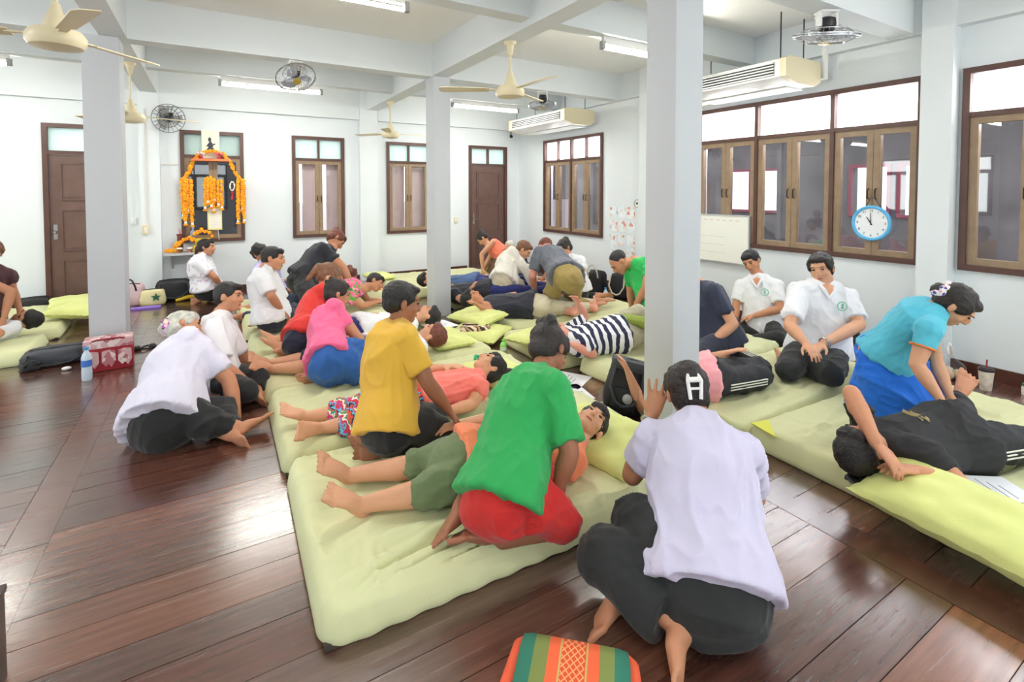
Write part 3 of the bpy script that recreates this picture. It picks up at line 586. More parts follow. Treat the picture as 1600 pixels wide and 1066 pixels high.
for i,(x,c) in enumerate(((-.12,(240,220,220)),(.11,(236,110,120)))):
    r=empty('flower_posy',(x,yw-.06,2.02),0,('white and pink posy' if i==0 else 'pink-red posy')+' on the orange ledge','flowers'); MB().lathe([(.015,0),(.025,.02),(.018,.05)],10).build('vase',M('vase_red',(190,40,50),.4),r); m=MB()
    for k in range(9): a=k*.7; m.ell((.03*math.cos(a)*(k%3)/1.5,.03*math.sin(a)*(k%3)/1.5,.07+.012*(k%2)),(.02,.02,.018),None,8,5)
    m.build('blossom',M('blossom_%d'%i,c,.7),r,angle=20)
r=empty('document_frame',(.04,YB-.06,1.13),0,'cream framed notice with faint lines under the middle garlands','frame'); MB().box(-.095,.095,-.012,.012,-.17,.17,.003).build('mount',M('cream_paper',(236,226,150),.5),r); MB().box(-.078,.078,-.0135,-.012,-.15,.15).build('paper',M('notice_paper',(246,240,226),.6),r,smooth=False)
m=MB(); 
for k in range(9): m.box(-.06,.06-.02*(k%3),-.0142,-.0136,.11-k*.028,.113-k*.028)
m.build('faint_lines',pale,r,smooth=False); MB().tube([(.04,0,-.17),(.05,.0,-.32)],.004,6).build('string',white,r)
# offerings on the shelf
sx=-.28
garland([(-.55,8.58,.70),(-.44,8.6,.70),(-.42,8.6,.70)],.034,'offering_garland','thick orange garland coil lying at the left end of the altar shelf',tass=False,group='garlands on the altar shelf',seed=31)
garland([(-.45,8.62,.76),(-.36,8.64,.84),(-.27,8.64,.86),(-.2,8.64,.82)],.036,'offering_garland','orange garland heaped over the altar shelf offerings',tass=False,group='garlands on the altar shelf',seed=32)
garland([(-.22,8.62,.92),(-.12,8.62,.98),(-.04,8.62,.93),(-.0,8.6,.88)],.036,'offering_garland','orange-yellow garland bundle on the golden stand right of the shelf',tass=False,group='garlands on the altar shelf',seed=33)
gold=M('gold_lacquer',(226,184,60),.3,metal=.5)
for i,(x,lab,c) in enumerate(((-.40,'small brown offering bowl on the altar shelf, left',(150,90,60)),(-.28,'small pinkish offering bowl on the altar shelf, middle',(206,150,140)))):
    r=empty('offering_bowl',(x,8.58,.66),0,lab,'bowl'); MB().lathe([(.02,0),(.025,.01),(.015,.02),(.05,.055),(.046,.055),(.012,.026)],16).build('bowl',M('bowl_%d'%i,c,.4),r); m=MB()
    for k in range(5): m.ell((.02*math.cos(k*1.25),.02*math.sin(k*1.25),.06),(.018,.018,.016),None,8,5)
    m.build('petals',whf,r,angle=20)
r=empty('offering_stand',(-.12,8.6,.66),0,'golden stepped offering stand at the right end of the altar shelf','stand'); MB().box(-.12,.12,-.08,.08,0,.1,.006).build('lower_step',gold,r); MB().box(-.09,.09,-.05,.08,.1,.2,.006).build('upper_step',gold,r)
r=empty('statuette',(-.24,8.7,.9),0,'small blue-grey statuette behind the shelf garlands','statuette'); MB().lathe([(.045,-.1),(.04,0),(.03,.01),(.035,.04),(.02,.07),(.012,.08)],14).build('torso',M('bluegrey',(150,160,190),.5),r); MB().lathe([(.006,.08),(.018,.095),(.016,.115),(.003,.14)],12).build('crown',MC['bluegrey'],r)
r=empty('incense_pot',(-.40,8.72,.66),0,'tall brown incense pot at the back of the altar shelf','pot'); MB().lathe([(.03,0),(.04,.04),(.035,.22),(.045,.26),(.035,.26)],14).build('pot',M('pot_brown',(120,60,50),.5),r); m=MB(); [m.tube([(0,0,.24),(.02*k,0,.34)],.002,4) for k in(-1,0,1)]; m.build('incense_stick',redf,r)
# ================= things on the floor and mats =================
def softbag(name,c,s,rz,mat,lab,strap=None,flap=None,cat='bag',tilt=0,pocket=None,group=None):
    r=empty(name,c,rz,lab,cat,group); m=MB(); sx_,sy_,sz_=s; bm=bmesh.new(); bmesh.ops.create_cube(bm,size=1); bmesh.ops.subdivide_edges(bm,edges=bm.edges[:],cuts=6,use_grid_fill=True)
    rnd=random.Random(int(abs(c[0]*97+c[1]*31)*10)+3); T=Matrix.Rotation(tilt,4,'X')
    for v in bm.verts:
        p=v.co*2; l=(abs(p.x)**5+abs(p.y)**5+abs(p.z)**5)**.2; q=p/l; n_=noise.noise(Vector(q)*2.3+Vector(c))*.10+noise.noise(Vector(q)*6+Vector(c))*.035
        q=q*(1+n_); q.z=max(q.z,-1); tap=1-.14*(q.z+1)/2; v.co=Vector((q.x*sx_/2*tap,q.y*sy_/2*tap,(q.z+1)*sz_/2))
    bm.verts.ensure_lookup_table(); m.add([(T@v.co)[:] for v in bm.verts],[[a.index for a in f.verts] for f in bm.faces]); bm.free(); m.build('bag_body',mat,r,angle=60)
    if strap: 
        for k in(-1,1):
            pts=[(k*sx_*.28,-sy_*.45,sz_*.75),(k*sx_*.3,-sy_*.62,sz_*1.0),(k*sx_*.15,-sy_*.55,sz_*1.22),(-k*sx_*.0,-sy_*.5,sz_*1.28)] if strap[0]=='up' else [(k*sx_*.35,-sy_*.48,sz_*.85),(k*sx_*.38,-sy_*.62,sz_*.5),(k*sx_*.2,-sy_*.66,sz_*.25),(0,-sy_*.62,sz_*.18)]
            t=MB(); t.tube(pts,.011,8); t.xf(T); t.build('strap',strap[1],r)
    if pocket: MB().box(-sx_*.3,sx_*.3,-sy_*.56,-sy_*.4,sz_*.12,sz_*.5,.015).xf(T).build('front_pocket',pocket,r)
    if flap: MB().box(-sx_*.44,sx_*.44,-sy_*.52,sy_*.4,sz_*.82,sz_*1.02,.03).xf(T).build('flap',flap,r)
    MB().tube([(-sx_*.36,-sy_*.1,sz_*.99),(0,-sy_*.12,sz_*1.03),(sx_*.36,-sy_*.1,sz_*.99)],.006,6).xf(T).build('zip',steel,r)
    return r
nyl=M('black_nylon',(30,31,36),.55,bump=.15,bscale=80); nyl2=M('charcoal_nylon',(56,60,68),.5,bump=.15,bscale=80)
bp_=softbag('backpack',(2.44,2.60,.0),(.28,.24,.36),R_(-43),nyl,'black backpack standing by the big pillar, grey buckle on its front',('down',nyl2),nyl2,tilt=R_(-10),pocket=nyl)
MB().lathe([(.035,0),(.03,.012),(.012,.018)],16).xf(Matrix.Translation((.02,-.135,.15))@Matrix.Rotation(R_(82),4,'X')).build('buckle',M('silver_badge',(176,178,184),.35,metal=.5),bp_)
bp_.rotation_euler=(0,.2,R_(-43))
softbag('laptop_bag',(-1.22,5.98,0),(.50,.30,.14),R_(4),nyl2,'flat dark laptop bag lying left of the cooler bag',('down',nyl),cat='bag')
softbag('shoulder_bag',(-1.36,5.80,0),(.14,.12,.07),R_(20),nyl,'small black pouch with a loose strap beside the laptop bag',('up',nyl))
softbag('black_bag',(-.48,8.52,0),(.46,.24,.30),R_(5),nyl,'big black bag against the wall under the altar',('down',nyl2))
softbag('cream_bag',(-.70,8.28,0),(.30,.16,.22),R_(-5),M('cream_canvas',(232,222,172),.8,bump=.2),'cream tote bag with a dark green star in front of the black bag',None)
tag(MB().prism([(.06*math.cos(R_(90+36*k))*(1 if k%2==0 else .42),.06*math.sin(R_(90+36*k))*(1 if k%2==0 else .42)) for k in range(10)],0,.004).xf(Matrix.Translation((-.66,8.192,.12))@Matrix.Rotation(R_(84),4,'X')).build('star_patch',M('dark_green',(36,92,64),.7),smooth=False),'dark green star patch on the cream tote bag','patch')
softbag('pink_bag',(-.90,8.42,0),(.22,.2,.30),R_(-20),M('pale_pink_cloth',(226,200,208),.8),'pale pink bag with a black strap leaning behind the left pillar',('up',nyl),tilt=R_(6))
tag(MB().box(-.92,-.60,8.04,8.14,0,.025,.008).build('folded_mat',M('violet_foam',(150,120,220),.7)),'violet folded foam strip in front of the cream bag','mat')
tag(MB().tube([(-.45,8.36,.02),(-.30,8.40,.05),(-.15,8.46,.03),(-.02,8.50,.05)],[.02,.03,.025,.03],8).build('yellow_cloth',M('yellow_cloth',(240,204,60),.8)),'rolled yellow cloth on the floor beside the altar woman','cloth')
softbag('dark_bag',(-1.95,8.56,0),(.34,.2,.2),R_(8),nyl,'dark bag with a red patch on the floor by the far left wall',None,pocket=M('red_patch',(200,50,60),.7))
softbag('tote_bag',(4.92,5.75,0),(.30,.22,.36),R_(-75),nyl,'black tote bag with a pale looped handle, left one by the right wall',('up',M('pale_strap',(214,206,184),.7)))
softbag('tote_bag',(5.05,5.36,0),(.32,.24,.38),R_(-75),nyl,'black tote bag with a pale looped handle, right one by the right wall',('down',M('pale_strap',(214,206,184),.7)))
softbag('dark_coat_bag',(5.12,5.0,0),(.22,.3,.44),R_(-80),nyl2,'dark folded coat heaped on a bag behind the green-shirted man',None)
softbag('handbag',(5.20,3.02,0),(.2,.16,.28),R_(-75),nyl,'black handbag with a cream ring handle left of the badge woman',('up',M('pale_strap',(214,206,184),.7)))
softbag('handbag',(5.18,2.48,0),(.30,.22,.30),R_(-75),nyl,'black patterned handbag right of the badge woman, by the wall',('up',M('pale_strap',(214,206,184),.7)),pocket=M('mixed_print',(150,146,120),.7,var=.5,vscale=30))
stripe_cl=patt('striped_textile',stripes((.3,.9,.1),16,[(0,(236,110,50)),(.45,(40,56,130)),(.7,(60,110,220)),(.85,(236,110,50))]))
softbag('striped_bag',(4.90,2.14,0),(.26,.22,.16),R_(-60),stripe_cl,'orange and blue striped cloth bag beside the blue-skirted woman',None)
def cyl_bottle(x,y,h,rad,lab,body,cap_,z=0,label_=None):
    r=empty('water_bottle',(x,y,z),0,lab,'bottle'); MB().lathe([(rad*.9,0),(rad,.01),(rad,h*.30),(rad*.94,h*.36),(rad,h*.42),(rad,h*.68),(rad*.75,h*.8),(rad*.38,h*.88),(rad*.38,h*.93)],18).build('bottle_body',body,r)
    MB().lathe([(rad*.46,h*.92),(rad*.46,h),(rad*.4,h*1.005)],14).build('cap',cap_,r)
    if label_: MB().lathe([(rad*1.02,h*.42),(rad*1.02,h*.62)],18).build('label_band',label_,r)
pet=M('clear_pet',(206,224,240),.12,alpha=1); cyl_bottle(-.90,5.28,.27,.036,'clear water bottle with blue cap left of the red cooler bag',pet,M('blue_cap',(60,150,220),.4),label_=M('blue_label',(70,120,210),.5))
cyl_bottle(2.30,4.0,.17,.032,'small bottle of green drink with green cap behind the coral-shirted woman',M('green_drink',(150,224,110),.25),M('green_cap',(130,214,60),.4),label_=M('pale_label',(230,244,220),.5))
cyl_bottle(4.55,5.14,.24,.034,'clear water bottle with blue label in front of the tote bags',pet,M('blue_cap',(0,0,0)),label_=M('violet_label',(110,110,200),.5))
tag(MB().box(4.24,4.56,4.90,5.06,.0,.06,.015).build('lime_packet',M('lime_green',(186,228,50),.5)),'lime green flat packet on the floor by the right wall','packet')
# cooler bag
cb=patt('cooler_print',blotch(26,[(0,(206,168,172)),(.5,(226,206,206)),(.8,(176,110,120))]),.6); dred=M('cooler_red',(150,28,44),.6)
r=empty('cooler_bag',(-.79,5.56,0),R_(4),'red and white patterned cooler bag standing against the left pillar','bag')
MB().box(-.17,.17,-.1,.1,.0,.25,.02).build('bag_body',dred,r); MB().box(-.172,.172,-.102,.102,.19,.27,.02).build('lid',cb,r)
for k in range(3):
    x=-.112+k*.112; MB().prism([(x-.045,.17),(x-.048,.08),(x-.02,.04),(x,.06),(x+.02,.03),(x+.048,.08),(x+.045,.17),(x,.18)],.1,.106).xf(Matrix(((1,0,0,0),(0,0,-1,0),(0,1,0,0),(0,0,0,1)))).build('pattern_panel',cb,r,smooth=False)
MB().tube([(-.12,-.09,.26),(-.08,-.1,.275),(.08,-.1,.275),(.12,-.09,.26)],.008,8).build('handle',dred,r)
r=empty('headset',(-.58,6.02,0),.4,'coiled black headset lying right of the left pillar','headset'); MB().tube([(.06*math.cos(a*.5),.045*math.sin(a*.5),.015+.008*math.sin(a)) for a in range(13)],.008,8,close=True).build('band',blk,r); MB().lathe([(.03,0),(.035,.02),(.02,.04)],14,(.06,.0,0)).build('ear_cup',blk,r); MB().lathe([(.03,0),(.035,.02),(.02,.04)],14,(-.06,.02,0)).build('ear_cup',blk,r)
tag(MB().ell((-1.10,5.66,.015),(.035,.03,.015)).build('white_cap',white),'small white bottle cap on the floor before the laptop bag','cap')
# plastic bag, cup, jar at the right wall
film=glass('thin_film',(.93,.94,.95),refl=1.5,rough=.12)
r=empty('plastic_bag',(5.20,1.66,0),0,'knotted clear plastic bag of food at the foot of the right pilaster','bag'); mb=MB(); prof=[(.08,0),(.115,.03),(.12,.08),(.09,.13),(.04,.17),(.018,.19),(.02,.2)]; mb.lathe(prof,22); mb.v=[(x*(1+.12*noise.noise(Vector((x*18,y*18,z*14)))),y*(1+.12*noise.noise(Vector((x*16,y*18,z*12+5)))),z) for x,y,z in mb.v]; mb.build('film',film,r)
for k in(-1,1): MB().tube([(0,0,.19),(k*.03,k*.02,.23),(k*.05,k*.02,.28),(k*.02,0,.26)],[.012,.016,.012,.004],8).build('knot_ear',M('white_film',(240,240,240),.3),r)
for k,(x,y,c) in enumerate(((-.04,0,(226,190,160)),(.05,.03,(236,226,206)),(.02,-.05,(200,180,140)))): MB().ell((x,y,.045),(.05,.045,.042),None,12,8).build('food_packet',M('food_%d'%k,c,.7),r)
r=empty('drink_cup',(5.15,1.42,0),0,'cream paper cup with dark lid and straw by the right wall','cup'); MB().lathe([(.034,0),(.036,.005),(.048,.155),(.046,.158)],20).build('cup_body',M('cup_cream',(216,206,190),.5,var=.2,vscale=25),r); MB().lathe([(.051,.15),(.052,.165),(.04,.17),(.038,.176)],20).build('lid',M('lid_dark',(50,36,40),.4),r); MB().tube([(0,0,.17),(.01,0,.235)],.005,8).build('straw',dred,r)
r=empty('glass_jar',(5.28,1.22,0),0,'small pale jar with green label at the right edge','jar'); MB().lathe([(.03,0),(.032,.01),(.032,.06),(.024,.07)],16).build('jar_body',white,r); MB().lathe([(.028,.068),(.028,.085)],16).build('lid',M('green_lid',(60,140,80),.4),r)
# pillows
pillow((1.83,2.10,.185),.44,.62,.12,R_(12),R_(-10),'crumpled yellow-green pillow under the head of the person in orange',seed=1,group=None)
pillow((1.84,3.30,.175),.40,.55,.10,R_(6),0,'pale yellow pillow under the head of the woman in coral',seed=2)
pillow((1.86,4.32,.17),.40,.55,.10,R_(2),0,'pale pillow under the auburn-haired person',seed=3)
pillow((2.60,3.84,.175),.42,.55,.10,R_(20),0,'pale yellow-green pillow under the striped-shirt person',seed=4)
pillow((2.46,4.84,.19),.42,.56,.11,R_(18),R_(-6),'puffy pillow on top beside the man in the black tank top',seed=5)
pillow((2.36,4.62,.08),.48,.58,.12,R_(35),R_(-4),'flat pillow lying lower, below the puffy one by the slim white pillar',seed=6)
pillow((-1.30,7.5,.18),.5,.6,.14,R_(-20),R_(4),'puffy yellow-green pillow at the end of the far left mats',seed=7)
pillow((-1.48,8.12,.17),.5,.6,.12,R_(10),0,'flatter yellow-green pillow behind the puffy one at the far left',seed=8)
pillow((2.30,8.05,.17),.4,.55,.10,0,0,'pale pillow on the mat along the back wall',seed=9)
pillow((1.78,5.2,.17),.4,.5,.1,R_(10),0,'pale pillow under the head of the person in white and navy',seed=11)
pillow((2.71,.68,.175),.40,1.0,.15,R_(-6),R_(-12),'long fat pillow along the near edge of the right mats',seed=10)
pillow((3.28,3.30,.36),.30,.36,.11,R_(30),R_(20),'olive green small cushion under the knee of the striped-shirt person',mat=M('olive_cushion',(140,156,70),.8),seed=12,name='knee_cushion',cat='cushion')
# mat corner folded, sheet flap
tag(MB().prism([(2.76,1.66),(2.80,1.84),(2.93,1.81)],.128,.136).build('sheet_corner',M('bright_lime_sheet',(216,216,84),.7)),'bright yellow folded sheet corner on the mat right of the big pillar','cloth')
# cushion in the foreground
def tri_w(nt,co):
    s=nt.nodes.new('ShaderNodeSeparateXYZ'); nt.links.new(co,s.inputs[0]); a=nt.nodes.new('ShaderNodeMapRange'); a.inputs[1].default_value=-.19; a.inputs[2].default_value=.19; nt.links.new(s.outputs[0],a.inputs[0])
    base=ramp(nt,a.outputs[0],[(0,(48,122,102)),(.17,(128,140,76)),(.29,(240,106,64)),(.385,(206,180,110)),(.40,(226,84,50)),(.60,(206,180,110)),(.615,(240,106,64)),(.71,(128,140,76)),(.83,(48,122,102))])
    # woven diamond lattice in the middle band
    def wave(sgn):
        d=nt.nodes.new('ShaderNodeVectorMath'); d.operation='DOT_PRODUCT'; d.inputs[1].default_value=(46,46*sgn*.8,0); nt.links.new(co,d.inputs[0]); f=nt.nodes.new('ShaderNodeMath'); f.operation='FRACT'; nt.links.new(d.outputs['Value'],f.inputs[0]); g_=nt.nodes.new('ShaderNodeMath'); g_.operation='LESS_THAN'; g_.inputs[1].default_value=.22; nt.links.new(f.outputs[0],g_.inputs[0]); return g_.outputs[0]
    mx=nt.nodes.new('ShaderNodeMath'); mx.operation='MAXIMUM'; nt.links.new(wave(1),mx.inputs[0]); nt.links.new(wave(-1),mx.inputs[1])
    ab=nt.nodes.new('ShaderNodeMath'); ab.operation='ABSOLUTE'; nt.links.new(s.outputs[0],ab.inputs[0]); lt=nt.nodes.new('ShaderNodeMath'); lt.operation='LESS_THAN'; lt.inputs[1].default_value=.036; nt.links.new(ab.outputs[0],lt.inputs[0])
    mu=nt.nodes.new('ShaderNodeMath'); mu.operation='MULTIPLY'; nt.links.new(lt.outputs[0],mu.inputs[0]); nt.links.new(mx.outputs[0],mu.inputs[1])
    m_=nt.nodes.new('ShaderNodeMixRGB'); nt.links.new(mu.outputs[0],m_.inputs[0]); nt.links.new(base,m_.inputs[1]); m_.inputs[2].default_value=lin((250,170,110)); return m_.outputs[0]
r=empty('triangle_cushion',(.835,1.087,0),R_(-43),'foreground cushion with green, olive and orange bands and a lattice stripe','cushion')
b=MB().box(-.178,.178,-.23,.23,.0,.10,.045)
b.build('cushion_body',patt('thai_weave',tri_w,.85),r,angle=80)
for k in(-1,1): MB().tube([(k*.176,-.21,.05),(k*.192,0,.055),(k*.176,.21,.05),(k*.16,.232,.05)],[.026,.03,.026,.018],10).build('orange_piping',M('piping_orange',(240,100,66),.8),r)
MB().tube([(-.17,.03,.1055),(0,.032,.107),(.17,.03,.1055)],.003,6).build('seam',M('seam_dark',(36,70,66),.8),r)
# papers
pap=M('paper_white',(240,242,250),.6)
def sheet_paper(name,x,y,z,w,h,rz,lab,lines=6):
    r=empty(name,(x,y,z),R_(rz),lab,'paper'); MB().box(-w/2,w/2,-h/2,h/2,0,.003).build('page',pap,r,smooth=False); m=MB()
    for k in range(lines): m.box(-w*.38,w*(.36-.12*(k%3)),h*.32-k*h*.11,h*.335-k*h*.11,.003,.0036)
    m.build('printed_lines',M('print_grey',(130,130,150),.6),r,smooth=False)
sheet_paper('paper_sheet',2.47,3.28,0,.3,.36,30,'white printed sheet on the floor left of the black backpack')
sheet_paper('paper_sheet',2.36,3.02,0,.21,.3,-12,'second printed sheet, nearer one, in front of the black backpack')
sheet_paper('paper_sheet',3.12,.84,.145,.21,.3,55,'printed sheet lying under the elbow of the man in black sportswear')
sheet_paper('paper_sheet',2.02,4.86,.145,.3,.3,10,'white sheet with writing on the mat beside the brown patterned bag')
softbag('patterned_bag',(2.32,4.62,0),(.36,.26,.17),R_(-30),patt('brown_stripe_cloth',stripes((.6,.7,.3),14,[(0,(226,206,180)),(.4,(96,66,50)),(.6,(190,160,120)),(.8,(60,46,40))],warp=.1,wscale=9)),'brown and cream patterned cloth bag on the floor before the slim pillar',None)
tag(MB().box(2.12,2.28,5.50,5.60,0,.04,.008).build('blue_book',M('periwinkle',(120,130,214),.6)),'small blue book at the foot of the slim white pillar','book')
softbag('glasses_case',(2.74,1.16,.135),(.26,.13,.03),R_(-15),blk,'flat black pouch on the mat below the head of the man in black',None)
m=MB(); m.tube([(1.86+.06*math.cos(a*.6),3.58+.04*math.sin(a*.6),.20+.01*math.sin(a*2)) for a in range(11)],.014,8,close=True); tag(m.build('green_ribbon',M('ribbon_green',(50,170,110),.6)),'green ribbon loop lying behind the head of the woman in coral','ribbon')
softbag('green_towel',(2.13,1.86,.13),(.14,.18,.06),R_(20),M('green_towel',(70,170,120),.8),'folded green and white towel behind the raised hand of the front woman',None,cat='towel')
tag(MB().box(.84,1.05,6.05,6.2,.13,.15,.005).build('green_folder',M('neon_green',(90,220,110),.5)),'bright green folder on the mat beside the woman in black','folder')
tag(MB().ell((.62,2.17,.142),(.035,.012,.006)).build('tissue',white),'folded white tissue beside the heel of the person in orange','tissue')
r=empty('wooden_crate',(-.685,2.06,0),0,'dark wooden box post cut off at the left edge of the photo','box'); MB().box(-.1,.1,-.1,.1,0,.28,.004).build('box_body',M('crate_dark',(72,56,50),.5),r); MB().box(-.105,.105,-.105,.105,.28,.3,.004).build('lid',M('crate_dark',(72,56,50),.5),r)
